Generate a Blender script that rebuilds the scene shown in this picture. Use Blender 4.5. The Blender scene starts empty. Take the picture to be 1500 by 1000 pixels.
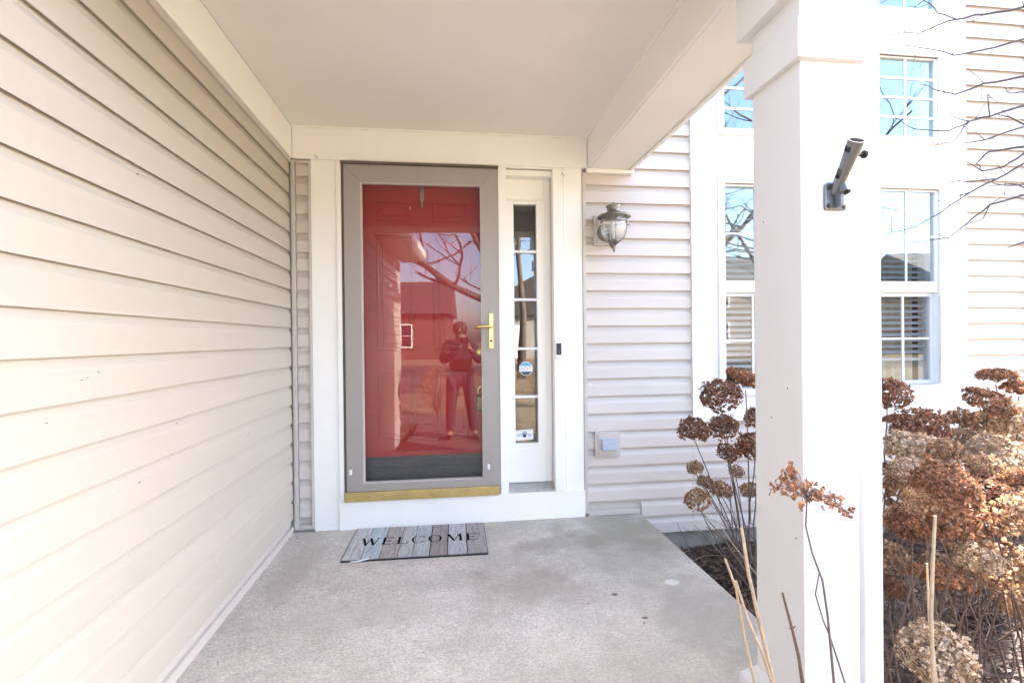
import bpy, bmesh, math, random
from mathutils import Vector, Matrix, noise
random.seed(7)
C = bpy.context.scene
COL = C.collection

# ---------------------------------------------------------------- camera, world, sun, exposure
cam_data = bpy.data.cameras.new('camera'); cam = bpy.data.objects.new('view_camera', cam_data); COL.objects.link(cam)
yaw, pitch, roll = math.radians(7.351), math.radians(-0.241), math.radians(-0.596)
f_ = Vector((math.sin(yaw)*math.cos(pitch), math.cos(yaw)*math.cos(pitch), math.sin(pitch)))
r0 = Vector((math.cos(yaw), -math.sin(yaw), 0)); u0 = r0.cross(f_)
r_ = math.cos(roll)*r0+math.sin(roll)*u0; u_ = -math.sin(roll)*r0+math.cos(roll)*u0
M = Matrix((r_, u_, -f_)).transposed().to_4x4(); M.translation = Vector((0.6226, -3.1777, 1.1635))
cam.matrix_world = M
cam_data.lens = 17.724; cam_data.sensor_width = 36; cam_data.sensor_fit = 'HORIZONTAL'
cam_data.clip_start = 0.02; cam_data.clip_end = 500
C.camera = cam

SUN = Vector((0.83, 0.56, 0)).normalized(); EL = math.radians(31)
world = bpy.data.worlds.new('World'); C.world = world; world.use_nodes = True
nt = world.node_tree; nt.nodes.clear()
sky = nt.nodes.new('ShaderNodeTexSky'); sky.sky_type = 'NISHITA'; sky.sun_disc = False
sky.sun_elevation = EL; sky.sun_rotation = math.atan2(SUN.x, SUN.y)
sky.air_density = 0.78; sky.dust_density = 2.7; sky.ozone_density = 0.5
bg = nt.nodes.new('ShaderNodeBackground'); bg.inputs[1].default_value = 0.15
wo = nt.nodes.new('ShaderNodeOutputWorld')
nt.links.new(sky.outputs[0], bg.inputs[0]); nt.links.new(bg.outputs[0], wo.inputs[0])
sd = bpy.data.lights.new('sun', 'SUN'); sd.energy = 4.8; sd.angle = math.radians(0.5); sd.color = (1.0, 0.94, 0.85)
sun = bpy.data.objects.new('sun', sd); COL.objects.link(sun)
sv = Vector((SUN.x*math.cos(EL), SUN.y*math.cos(EL), math.sin(EL)))
sun.rotation_euler = sv.to_track_quat('Z', 'Y').to_euler(); sun.location = (8, 4, 9)
vs = C.view_settings; vs.view_transform = 'Standard'; vs.look = 'None'; vs.gamma = 1; vs.use_curve_mapping = False
vs.exposure = 3.5
C.cycles.max_bounces = 10; C.cycles.diffuse_bounces = 6; C.cycles.glossy_bounces = 5; C.cycles.transparent_max_bounces = 12
C.cycles.sample_clamp_indirect = 6

# ---------------------------------------------------------------- materials
def mat(name, col, rough=0.6, metal=0.0, var=0.0, vscale=6.0, bump=0.0, bscale=60.0, stretch=(1,1,1), col2=None, island=0.0, spec=None, coat=0.0, dirt=None):
    m = bpy.data.materials.new(name); m.use_nodes = True
    n = m.node_tree.nodes; l = m.node_tree.links
    b = n['Principled BSDF']; b.inputs['Roughness'].default_value = rough; b.inputs['Metallic'].default_value = metal
    if spec is not None: b.inputs['Specular IOR Level'].default_value = spec
    if coat: b.inputs['Coat Weight'].default_value = coat
    b.inputs['Base Color'].default_value = (*col, 1)
    geo = n.new('ShaderNodeNewGeometry')
    mp = n.new('ShaderNodeMapping'); mp.inputs['Scale'].default_value = stretch
    l.new(geo.outputs['Position'], mp.inputs['Vector'])
    cur = None
    if var or col2:
        t = n.new('ShaderNodeTexNoise'); t.inputs['Scale'].default_value = vscale; t.inputs['Detail'].default_value = 8; t.inputs['Roughness'].default_value = 0.65
        l.new(mp.outputs[0], t.inputs['Vector'])
        rp = n.new('ShaderNodeValToRGB'); rp.color_ramp.elements[0].position = 0.32; rp.color_ramp.elements[1].position = 0.68
        c2 = col2 if col2 else tuple(c*(1-var) for c in col)
        rp.color_ramp.elements[0].color = (*c2, 1); rp.color_ramp.elements[1].color = (*col, 1)
        l.new(t.outputs['Fac'], rp.inputs[0]); cur = rp.outputs[0]
    if dirt:
        t2 = n.new('ShaderNodeTexNoise'); t2.inputs['Scale'].default_value = dirt[1]; t2.inputs['Detail'].default_value = 10; t2.inputs['Roughness'].default_value = 0.7
        l.new(geo.outputs['Position'], t2.inputs['Vector'])
        r2 = n.new('ShaderNodeMapRange'); r2.inputs[1].default_value = dirt[2]; r2.inputs[2].default_value = dirt[3]; r2.inputs[3].default_value = 0; r2.inputs[4].default_value = dirt[4]
        l.new(t2.outputs['Fac'], r2.inputs[0])
        mx = n.new('ShaderNodeMix'); mx.data_type = 'RGBA'
        if cur: l.new(cur, mx.inputs[6])
        else: mx.inputs[6].default_value = (*col, 1)
        mx.inputs[7].default_value = (*dirt[0], 1); l.new(r2.outputs[0], mx.inputs[0]); cur = mx.outputs[2]
    if island:
        hs = n.new('ShaderNodeHueSaturation'); mr = n.new('ShaderNodeMapRange')
        l.new(geo.outputs['Random Per Island'], mr.inputs[0]); mr.inputs[3].default_value = 1-island; mr.inputs[4].default_value = 1+island
        l.new(mr.outputs[0], hs.inputs['Value'])
        if cur: l.new(cur, hs.inputs['Color'])
        else: hs.inputs['Color'].default_value = (*col, 1)
        cur = hs.outputs[0]
    if 'siding' in name:
        oi = n.new('ShaderNodeObjectInfo'); mv = n.new('ShaderNodeMapRange'); mv.inputs[3].default_value = .965; mv.inputs[4].default_value = 1.03; l.new(oi.outputs['Random'], mv.inputs[0])
        h2 = n.new('ShaderNodeHueSaturation'); l.new(mv.outputs[0], h2.inputs['Value'])
        if cur: l.new(cur, h2.inputs['Color'])
        else: h2.inputs['Color'].default_value = (*col, 1)
        cur = h2.outputs[0]
    if cur: l.new(cur, b.inputs['Base Color'])
    if bump:
        t = n.new('ShaderNodeTexNoise'); t.inputs['Scale'].default_value = bscale; t.inputs['Detail'].default_value = 6
        l.new(mp.outputs[0], t.inputs['Vector'])
        bp = n.new('ShaderNodeBump'); bp.inputs['Strength'].default_value = bump; bp.inputs['Distance'].default_value = 0.002
        l.new(t.outputs['Fac'], bp.inputs['Height']); l.new(bp.outputs[0], b.inputs['Normal'])
    return m

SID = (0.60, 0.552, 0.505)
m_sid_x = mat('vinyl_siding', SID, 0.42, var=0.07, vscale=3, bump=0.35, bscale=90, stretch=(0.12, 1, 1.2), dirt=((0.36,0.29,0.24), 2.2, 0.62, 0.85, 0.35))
m_sid_y = mat('vinyl_siding_side_dimmed', (0.475, 0.43, 0.37), 0.42, var=0.06, vscale=3, bump=0.35, bscale=90, stretch=(1, 0.12, 1.2), dirt=((0.36,0.29,0.24), 2.2, 0.62, 0.85, 0.3))  # same vinyl as the front wall; difference in light put into a darker colour
m_vtrim = mat('vinyl_trim', (0.54, 0.50, 0.46), 0.4, var=0.08, vscale=9, dirt=((0.2,0.15,0.12), 25, 0.66, 0.8, 0.4))
m_white = mat('white_paint', (0.87, 0.865, 0.815), 0.5, var=0.035, vscale=4, bump=0.25, bscale=35, stretch=(1,1,0.25), dirt=((0.42,0.36,0.3), 14, 0.70, 0.78, 0.45))
m_white2 = mat('white_cladding', (0.83, 0.825, 0.81), 0.45, var=0.03, vscale=3, bump=0.12, bscale=20)
m_column = mat('column_paint', (0.69, 0.69, 0.685), 0.5, var=0.03, vscale=3, bump=0.4, bscale=50, stretch=(1,1,0.15), dirt=((0.45,0.42,0.38), 22, 0.70, 0.76, 0.5))
m_ceil = mat('ceiling_paint', (0.82, 0.80, 0.75), 0.7, var=0.05, vscale=1.5, bump=0.3, bscale=120)
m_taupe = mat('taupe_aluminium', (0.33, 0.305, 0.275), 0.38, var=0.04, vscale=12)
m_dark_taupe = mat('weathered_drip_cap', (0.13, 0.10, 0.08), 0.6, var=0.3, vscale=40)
m_red = mat('red_door_paint', (0.29, 0.005, 0.007), 0.4, spec=0.25, var=0.1, vscale=4)
m_charcoal = mat('charcoal_sweep', (0.035, 0.04, 0.04), 0.5, var=0.4, vscale=25)
m_brass = mat('brass', (0.80, 0.60, 0.24), 0.25, 1.0, var=0.15, vscale=20)
m_brass_dull = mat('dull_brass', (0.62, 0.47, 0.20), 0.42, 0.85, var=0.25, vscale=14)
m_silver = mat('galvanised_metal', (0.55, 0.56, 0.57), 0.42, 0.9, var=0.25, vscale=30)
m_pewter = mat('weathered_pewter', (0.27, 0.25, 0.22), 0.38, 0.8, var=0.35, vscale=45)
m_grey_cast = mat('cast_aluminium', (0.22, 0.23, 0.24), 0.38, 0.75, var=0.25, vscale=50, bump=0.5, bscale=150)
m_black = mat('black_plastic', (0.015, 0.015, 0.017), 0.3)
m_screw = mat('dark_screw', (0.05, 0.045, 0.04), 0.5, 0.6)
m_white_pl = mat('white_plastic', (0.80, 0.80, 0.80), 0.4)
m_outlet = mat('grey_outlet_cover', (0.42, 0.47, 0.53), 0.35)
m_concrete_raw = mat('foundation_concrete', (0.36, 0.34, 0.31), 0.9, var=0.35, vscale=9, bump=1.0, bscale=70, dirt=((0.14,0.13,0.09), 5, 0.5, 0.72, 0.7))
m_mulch = mat('mulch_soil', (0.075, 0.046, 0.033), 0.95, col2=(0.022,0.014,0.011), vscale=30, bump=1.0, bscale=60)
m_chip = mat('mulch_chips', (0.105, 0.055, 0.036), 0.9, island=0.8, col2=(0.032,0.018,0.013), vscale=40)
m_twig = mat('dry_stems', (0.14, 0.085, 0.055), 0.8, var=0.4, vscale=40, island=0.35)
m_twig_pale = mat('pale_cut_stems', (0.52, 0.40, 0.27), 0.75, var=0.35, vscale=50)
m_stem_dark = mat('weathered_stem', (0.16, 0.125, 0.115), 0.8, var=0.4, vscale=60)
m_bark = mat('tree_bark', (0.16, 0.12, 0.095), 0.9, var=0.5, vscale=14, bump=1.0, bscale=40, stretch=(1,1,0.3))
m_branch = mat('thin_branches', (0.085, 0.065, 0.07), 0.85, var=0.3, vscale=40)
def petal(name, a, b):
    m = mat(name, a, 0.75, col2=b, vscale=38, island=0.65)
    n = m.node_tree.nodes; l = m.node_tree.links; p = n['Principled BSDF']
    tr = n.new('ShaderNodeBsdfTranslucent'); mx = n.new('ShaderNodeMixShader'); mx.inputs[0].default_value = 0.3
    src = p.inputs['Base Color'].links[0].from_socket; l.new(src, tr.inputs[0])
    out = n['Material Output']; l.new(p.outputs[0], mx.inputs[1]); l.new(tr.outputs[0], mx.inputs[2]); l.new(mx.outputs[0], out.inputs[0])
    return m
m_pet = [petal('brown_petals', (0.33,0.16,0.09), (0.11,0.048,0.028)), petal('rust_petals', (0.42,0.205,0.105), (0.15,0.065,0.035)),
         petal('tan_petals', (0.47,0.30,0.18), (0.20,0.11,0.062)), petal('pale_petals', (0.62,0.48,0.33), (0.30,0.185,0.11))]
m_lawn = mat('winter_lawn', (0.25, 0.18, 0.105), 0.95, col2=(0.09,0.07,0.04), vscale=2.2, bump=1, bscale=30)
m_path = mat('shade_dark_concrete', (0.095, 0.085, 0.075), 0.9, var=0.2, vscale=4, bump=0.6, bscale=80)  # colour darkened in place of shade on the path; driveway and kerb share it
m_asphalt = mat('asphalt', (0.055, 0.055, 0.058), 0.9, var=0.3, vscale=9)
m_brick = mat('neighbour_brick', (0.13, 0.065, 0.045), 0.85, var=0.35, vscale=3)
m_nroof = mat('neighbour_shingles', (0.065, 0.05, 0.045), 0.9, var=0.4, vscale=3)
m_nsid = mat('neighbour_siding', (0.26, 0.23, 0.20), 0.7, var=0.1, vscale=2)
m_inner = mat('interior_wall', (0.30, 0.29, 0.28), 0.8)
m_infloor = mat('interior_floor', (0.12, 0.08, 0.05), 0.4)
m_blind = mat('white_blind', (0.40, 0.41, 0.43), 0.5)
m_curtain = mat('cream_curtain', (0.70, 0.62, 0.46), 0.9, var=0.3, vscale=9)
m_sash = mat('window_sash', (0.60, 0.64, 0.67), 0.4)
m_muntin = mat('muntin_white', (0.78, 0.79, 0.80), 0.4)
m_skin = mat('skin', (0.28, 0.17, 0.12), 0.6); m_cloth = mat('dark_coat', (0.028, 0.028, 0.034), 0.85); m_jean = mat('dark_jeans', (0.025,0.03,0.045), 0.9)
m_hair = mat('brown_hair', (0.04,0.025,0.015), 0.7)

def glass(name, r0, tint=(1,1,1), rough=0.0, wav=0.0, wscale=2.2):
    m = bpy.data.materials.new(name); m.use_nodes = True; n = m.node_tree.nodes; l = m.node_tree.links; n.clear()
    o = n.new('ShaderNodeOutputMaterial'); mx = n.new('ShaderNodeMixShader'); lw = n.new('ShaderNodeLayerWeight'); lw.inputs[0].default_value = 0.5
    pw_ = n.new('ShaderNodeMath'); pw_.operation = 'POWER'; pw_.inputs[1].default_value = 4.0; l.new(lw.outputs['Facing'], pw_.inputs[0])
    mr = n.new('ShaderNodeMapRange'); mr.inputs[3].default_value = r0; mr.inputs[4].default_value = 1.0; l.new(pw_.outputs[0], mr.inputs[0])
    t = n.new('ShaderNodeBsdfTransparent'); t.inputs[0].default_value = (*tint, 1); g = n.new('ShaderNodeBsdfGlossy'); g.inputs['Roughness'].default_value = rough; g.inputs[0].default_value = (0.82, 0.97, 1.0, 1) if name == 'window_glass' else (1, 1, 1, 1)
    l.new(mr.outputs[0], mx.inputs[0]); l.new(t.outputs[0], mx.inputs[1]); l.new(g.outputs[0], mx.inputs[2]); l.new(mx.outputs[0], o.inputs[0])
    if wav:
        tx = n.new('ShaderNodeTexNoise'); tx.inputs['Scale'].default_value = wscale; geo = n.new('ShaderNodeNewGeometry'); l.new(geo.outputs['Position'], tx.inputs['Vector'])
        bp = n.new('ShaderNodeBump'); bp.inputs['Strength'].default_value = wav; bp.inputs['Distance'].default_value = 0.01; l.new(tx.outputs['Fac'], bp.inputs['Height']); l.new(bp.outputs[0], g.inputs['Normal'])
    return m
m_glass_storm = glass('storm_door_glass', 0.062, wav=0.02)
m_glass = glass('window_glass', 0.30, (0.80,0.86,0.86), wav=0.06)
m_glass_low = glass('low_window_glass', 0.10, (0.9,0.93,0.93), wav=0.05)
m_glass_side = glass('sidelight_glass', 0.15, (0.85,0.88,0.88), wav=0.03)
m_glass_lamp = glass('lamp_glass', 0.16, (0.93,0.94,0.92), 0.12, wav=0.6, wscale=60)

# porch concrete with stains of its own
def floor_mat():
    m = bpy.data.materials.new('porch_concrete'); m.use_nodes = True; n = m.node_tree.nodes; l = m.node_tree.links; b = n['Principled BSDF']; b.inputs['Roughness'].default_value = 0.85
    geo = n.new('ShaderNodeNewGeometry')
    def nz(scale, det=8, rg=0.6):
        t = n.new('ShaderNodeTexNoise'); t.inputs['Scale'].default_value = scale; t.inputs['Detail'].default_value = det; t.inputs['Roughness'].default_value = rg; l.new(geo.outputs['Position'], t.inputs['Vector']); return t.outputs['Fac']
    def mr(s, a, b_, c, d):
        r = n.new('ShaderNodeMapRange'); l.new(s, r.inputs[0]); r.inputs[1].default_value=a; r.inputs[2].default_value=b_; r.inputs[3].default_value=c; r.inputs[4].default_value=d; return r.outputs[0]
    def mixc(f, a, b_, mode='MIX'):
        x = n.new('ShaderNodeMix'); x.data_type='RGBA'; x.blend_type = mode
        (l.new(f, x.inputs[0]) if not isinstance(f, float) else x.inputs[0].__setattr__('default_value', f))
        for s, i in ((a,6),(b_,7)):
            if isinstance(s, tuple): x.inputs[i].default_value = (*s,1)
            else: l.new(s, x.inputs[i])
        return x.outputs[2]
    c = mixc(mr(nz(2.2, 9, 0.72), 0.35, 0.68, 0, 1), (0.54,0.495,0.42), (0.72,0.675,0.595))
    # damp staining toward the open right side
    sep = n.new('ShaderNodeSeparateXYZ'); l.new(geo.outputs['Position'], sep.inputs[0])
    ad = n.new('ShaderNodeMath'); ad.operation='ADD'; l.new(mr(sep.outputs[0], 0.2, 1.75, 0, 0.68), ad.inputs[0]); l.new(mr(nz(1.7, 8, 0.7), 0.3, 0.7, -0.2, 0.5), ad.inputs[1])
    c = mixc(mr(ad.outputs[0], 0.25, 0.95, 0, 0.72), c, (0.27,0.25,0.205))
    c = mixc(mr(nz(5.0, 9, 0.75), 0.52, 0.70, 0, 0.6), c, (0.33,0.30,0.25))
    c = mixc(mr(nz(110, 5, 0.7), 0.40, 0.60, 0, 0.6), c, (0.27,0.26,0.24))
    c = mixc(mr(nz(70, 4, 0.6), 0.66, 0.72, 0, 0.5), c, (0.13,0.12,0.10))
    mp = n.new('ShaderNodeMapping'); mp.inputs['Scale'].default_value = (0.8, 6, 1); l.new(geo.outputs['Position'], mp.inputs[0])
    t = n.new('ShaderNodeTexNoise'); t.inputs['Scale'].default_value = 30; t.inputs['Detail'].default_value = 6; l.new(mp.outputs[0], t.inputs['Vector'])
    c = mixc(mr(t.outputs['Fac'], 0.4, 0.65, 0, 0.22), c, (0.22,0.21,0.19))
    nd = n.new('ShaderNodeTexNoise'); nd.inputs['Scale'].default_value = 6; nd.inputs['Detail'].default_value = 6; l.new(geo.outputs['Position'], nd.inputs['Vector'])
    for (cx, cy, rx, ry, colr, am) in ((1.62,-.25,.36,.30,(0.25,0.235,0.175),.55),(1.0,-.85,.28,.22,(0.30,0.24,0.19),.5),(1.25,-.40,.30,.12,(0.24,0.22,0.18),.5),(1.66,-.92,.035,.028,(0.62,0.61,0.57),.9),(1.70,-1.25,.25,.35,(0.22,0.21,0.18),.5),(1.36,-.99,.018,.014,(0.07,0.06,0.05),.9),(1.42,-1.19,.016,.011,(0.07,0.06,0.05),.9),(.30,-1.0,.5,.12,(0.40,0.37,0.32),.4),(-.15,-.5,.10,.5,(0.33,0.30,0.26),.4)):
        v1 = n.new('ShaderNodeVectorMath'); v1.operation='SUBTRACT'; l.new(geo.outputs['Position'], v1.inputs[0]); v1.inputs[1].default_value = (cx,cy,0.012)
        v2 = n.new('ShaderNodeVectorMath'); v2.operation='MULTIPLY'; l.new(v1.outputs[0], v2.inputs[0]); v2.inputs[1].default_value = (1/rx,1/ry,0)
        v3 = n.new('ShaderNodeVectorMath'); v3.operation='LENGTH'; l.new(v2.outputs[0], v3.inputs[0])
        ad2 = n.new('ShaderNodeMath'); ad2.operation='ADD'; l.new(v3.outputs['Value'], ad2.inputs[0]); l.new(mr(nd.outputs['Fac'], .3,.7,-.45,.45), ad2.inputs[1])
        c = mixc(mr(ad2.outputs[0], .55, 1.1, am, 0), c, colr)
    l.new(c, b.inputs['Base Color'])
    bp = n.new('ShaderNodeBump'); bp.inputs['Strength'].default_value = 0.55; bp.inputs['Distance'].default_value = 0.002
    l.new(nz(140, 6, 0.7), bp.inputs['Height']); l.new(bp.outputs[0], b.inputs['Normal'])
    return m
m_floor = floor_mat()

# mat print: eight weathered planks
def mat_print():
    m = bpy.data.materials.new('doormat_print'); m.use_nodes = True; n = m.node_tree.nodes; l = m.node_tree.links; b = n['Principled BSDF']; b.inputs['Roughness'].default_value = 0.9
    tc = n.new('ShaderNodeTexCoord'); sep = n.new('ShaderNodeSeparateXYZ'); l.new(tc.outputs['Object'], sep.inputs[0])
    r = n.new('ShaderNodeMapRange'); r.inputs[1].default_value = -0.38; r.inputs[2].default_value = 0.38; l.new(sep.outputs[0], r.inputs[0])
    rp = n.new('ShaderNodeValToRGB'); rp.color_ramp.interpolation = 'CONSTANT'; e = rp.color_ramp.elements
    cols = [(0.46,0.46,0.46),(0.40,0.47,0.49),(0.35,0.315,0.29),(0.42,0.41,0.41),(0.38,0.41,0.415),(0.27,0.24,0.225),(0.42,0.405,0.43),(0.31,0.29,0.275)]
    pos = [0,0.125,0.25,0.375,0.475,0.595,0.72,0.86]
    dk = (0.03,0.03,0.03)
    e[0].position = 0; e[0].color = (*cols[0],1); e[1].position = pos[1]; e[1].color = (*cols[1],1)
    for p, c in zip(pos[2:], cols[2:]): k = e.new(p); k.color = (*c,1)
    for p in pos[1:]: k = e.new(p-0.006); k.color = (*dk,1)
    l.new(r.outputs[0], rp.inputs[0])
    mp = n.new('ShaderNodeMapping'); mp.inputs['Scale'].default_value = (9, 1, 1); l.new(tc.outputs['Object'], mp.inputs[0])
    t = n.new('ShaderNodeTexNoise'); t.inputs['Scale'].default_value = 7; t.inputs['Detail'].default_value = 9; t.inputs['Roughness'].default_value = 0.75; l.new(mp.outputs[0], t.inputs['Vector'])
    r2 = n.new('ShaderNodeMapRange'); r2.inputs[1].default_value=0.35; r2.inputs[2].default_value=0.7; r2.inputs[3].default_value=0.6; r2.inputs[4].default_value=1.25; l.new(t.outputs['Fac'], r2.inputs[0])
    hs = n.new('ShaderNodeHueSaturation'); l.new(rp.outputs[0], hs.inputs['Color']); l.new(r2.outputs[0], hs.inputs['Value'])
    t3 = n.new('ShaderNodeTexNoise'); t3.inputs['Scale'].default_value = 55; l.new(tc.outputs['Object'], t3.inputs['Vector'])
    r3 = n.new('ShaderNodeMapRange'); r3.inputs[1].default_value=0.70; r3.inputs[2].default_value=0.74; r3.inputs[4].default_value=0.7; l.new(t3.outputs['Fac'], r3.inputs[0])
    mx = n.new('ShaderNodeMix'); mx.data_type='RGBA'; l.new(r3.outputs[0], mx.inputs[0]); l.new(hs.outputs[0], mx.inputs[6]); mx.inputs[7].default_value = (0.75,0.76,0.76,1)
    l.new(mx.outputs[2], b.inputs['Base Color'])
    return m
m_matprint = mat_print()
m_ink = mat('black_ink', (0.012,0.012,0.012), 1.0, spec=0.0)

# ---------------------------------------------------------------- helpers
class MB:
    def __init__(s): s.v = []; s.f = []; s.smooth = False
    def quad(s, a, b, c, d): i = len(s.v); s.v += [a,b,c,d]; s.f.append((i,i+1,i+2,i+3))
    def poly(s, pts): i = len(s.v); s.v += list(pts); s.f.append(tuple(range(i, i+len(pts))))
    def box(s, x0, x1, y0, y1, z0, z1):
        i = len(s.v); s.v += [(x,y,z) for z in (z0,z1) for y in (y0,y1) for x in (x0,x1)]
        s.f += [tuple(i+k for k in q) for q in ((0,2,3,1),(4,5,7,6),(0,1,5,4),(2,6,7,3),(0,4,6,2),(1,3,7,5))]
        return s
    def prism(s, pts, axis, a, b):
        # pts: 2D outline in the plane perpendicular to axis
        def P(p, t): return {'x': (t,p[0],p[1]), 'y': (p[0],t,p[1]), 'z': (p[0],p[1],t)}[axis]
        i = len(s.v); n = len(pts); s.v += [P(p,a) for p in pts]+[P(p,b) for p in pts]
        for k in range(n): s.f.append((i+k, i+(k+1)%n, i+n+(k+1)%n, i+n+k))
        s.f.append(tuple(i+k for k in range(n))[::-1]); s.f.append(tuple(i+n+k for k in range(n)))
        return s
    def tube(s, pts, rads, n=6, cap=True):
        pts = [Vector(p) for p in pts]
        if not isinstance(rads, (list, tuple)): rads = [rads]*len(pts)
        i0 = len(s.v); up = Vector((0.13,0.21,0.97)); prev = None
        for k, p in enumerate(pts):
            d = (pts[min(k+1,len(pts)-1)]-pts[max(k-1,0)]).normalized()
            a = d.cross(up if abs(d.dot(up)) < 0.95 else Vector((1,0,0))) if prev is None else prev - d*prev.dot(d)
            if a.length < 1e-6: a = d.orthogonal()
            a.normalize(); prev = a; b = d.cross(a)
            for j in range(n):
                t = 2*math.pi*j/n; s.v.append(tuple(p+(a*math.cos(t)+b*math.sin(t))*rads[k]))
        for k in range(len(pts)-1):
            for j in range(n):
                s.f.append((i0+k*n+j, i0+k*n+(j+1)%n, i0+(k+1)*n+(j+1)%n, i0+(k+1)*n+j))
        if cap: s.f.append(tuple(i0+j for j in range(n))[::-1]); s.f.append(tuple(i0+(len(pts)-1)*n+j for j in range(n)))
        return s
    def lathe(s, prof, c=(0,0,0), n=24, axis='z'):
        i0 = len(s.v)
        for (r, z) in prof:
            for j in range(n):
                t = 2*math.pi*j/n; x, y = r*math.cos(t), r*math.sin(t)
                s.v.append({'z': (c[0]+x,c[1]+y,c[2]+z), 'y': (c[0]+x,c[1]+z,c[2]+y), 'x': (c[0]+z,c[1]+x,c[2]+y)}[axis])
        for k in range(len(prof)-1):
            for j in range(n): s.f.append((i0+k*n+j, i0+k*n+(j+1)%n, i0+(k+1)*n+(j+1)%n, i0+(k+1)*n+j))
        return s
    def mesh(s, name, m, smooth=False):
        me = bpy.data.meshes.new(name); me.from_pydata([tuple(v) for v in s.v], [], s.f); me.update()
        if len(s.f) > 1: bm = bmesh.new(); bm.from_mesh(me); bmesh.ops.recalc_face_normals(bm, faces=bm.faces); bm.to_mesh(me); bm.free()
        if m: me.materials.append(m)
        if smooth: me.polygons.foreach_set('use_smooth', [True]*len(me.polygons))
        return me
    def build(s, name, m, parent=None, bevel=0.0, smooth=False):
        return link(name, s.mesh(name, m, smooth), parent, bevel)
def link(name, me, parent=None, bevel=0.0, loc=None):
    o = bpy.data.objects.new(name, me); COL.objects.link(o)
    if parent is not None: o.parent = parent
    if loc: o.location = loc
    if bevel:
        b = o.modifiers.new('bevel', 'BEVEL'); b.width = bevel; b.segments = 2; b.limit_method = 'ANGLE'; b.angle_limit = math.radians(40)
    return o
def tag(o, label=None, cat=None, group=None, kind=None):
    if label: o['label'] = label
    if cat: o['category'] = cat
    if group: o['group'] = group
    if kind or cat: o['kind'] = kind or 'thing'
    return o
def empty(name, loc, label, cat, group=None):
    o = bpy.data.objects.new(name, None); COL.objects.link(o); o.location = (0,0,0); o.empty_display_size = 0.1
    # parts are modelled in world coordinates; the empty keeps them with a base point stored in its location
    o.location = loc; tag(o, label, cat, group); return o
def put(mb, name, m, root, **k):
    """build a part given in world coordinates under a root that sits at its own base"""
    o = mb.build(name, m, root, **k); o.location = -Vector(root.location) if root.parent is None else (0,0,0)
    return o
def B(*a): return MB().box(*a)

# siding course seen from the front (faces -Y) or from the right (faces +X)
PITCH = 0.1145; Z0 = 1.246
def course_profile(proud=0.0):
    # (depth out of the wall, z) dutch lap
    return [(0.0,0.014),(0.0200,0.014),(0.0210,0.0),(0.0230,0.0),(0.0235,0.003),(0.0200,0.064),(0.0185,0.070),(0.0070,0.090),(0.0045,0.098),(0.0030,0.1205),(0.0,0.1205)]
def course_front(x0, x1, yw):
    return MB().prism([(yw-d, z) for d, z in course_profile()], 'x', x0, x1).mesh('siding_board', m_sid_x)
def course_side(y0, y1, xw):
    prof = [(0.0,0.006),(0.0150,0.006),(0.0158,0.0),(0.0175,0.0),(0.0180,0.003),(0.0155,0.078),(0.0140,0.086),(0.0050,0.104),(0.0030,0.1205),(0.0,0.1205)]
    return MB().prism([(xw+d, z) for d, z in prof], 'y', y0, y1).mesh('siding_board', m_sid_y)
def lay_courses(me, parent, zlo, zhi):
    k0 = math.ceil((zlo-Z0)/PITCH - 1e-6); k1 = math.floor((zhi-Z0)/PITCH)
    for k in range(k0, k1+1):
        link('siding_board', me, parent, loc=(random.uniform(-.0005,.0005) if False else 0, 0, Z0+k*PITCH))

# ---------------------------------------------------------------- ground
def sheet(name, x0, x1, y0, y1, z, m, kind='structure'):
    mb = MB(); mb.quad((x0,y0,z),(x1,y0,z),(x1,y1,z),(x0,y1,z)); return tag(mb.build(name, m), kind=kind)
sheet('lawn', -220, 220, -220, 200, -0.30, m_lawn)
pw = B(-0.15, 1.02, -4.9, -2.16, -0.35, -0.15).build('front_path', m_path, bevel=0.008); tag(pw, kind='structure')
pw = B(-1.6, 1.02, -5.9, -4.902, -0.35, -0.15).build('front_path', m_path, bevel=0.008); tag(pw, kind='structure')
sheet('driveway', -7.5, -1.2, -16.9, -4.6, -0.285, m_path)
sheet('road', -220, 220, -23.5, -17.0, -0.292, m_asphalt)
for y0, y1 in ((-17.0,-16.8),(-23.7,-23.5)): tag(B(-200,200,y0,y1,-0.4,-0.17).build('kerb', m_path), kind='structure')
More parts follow.
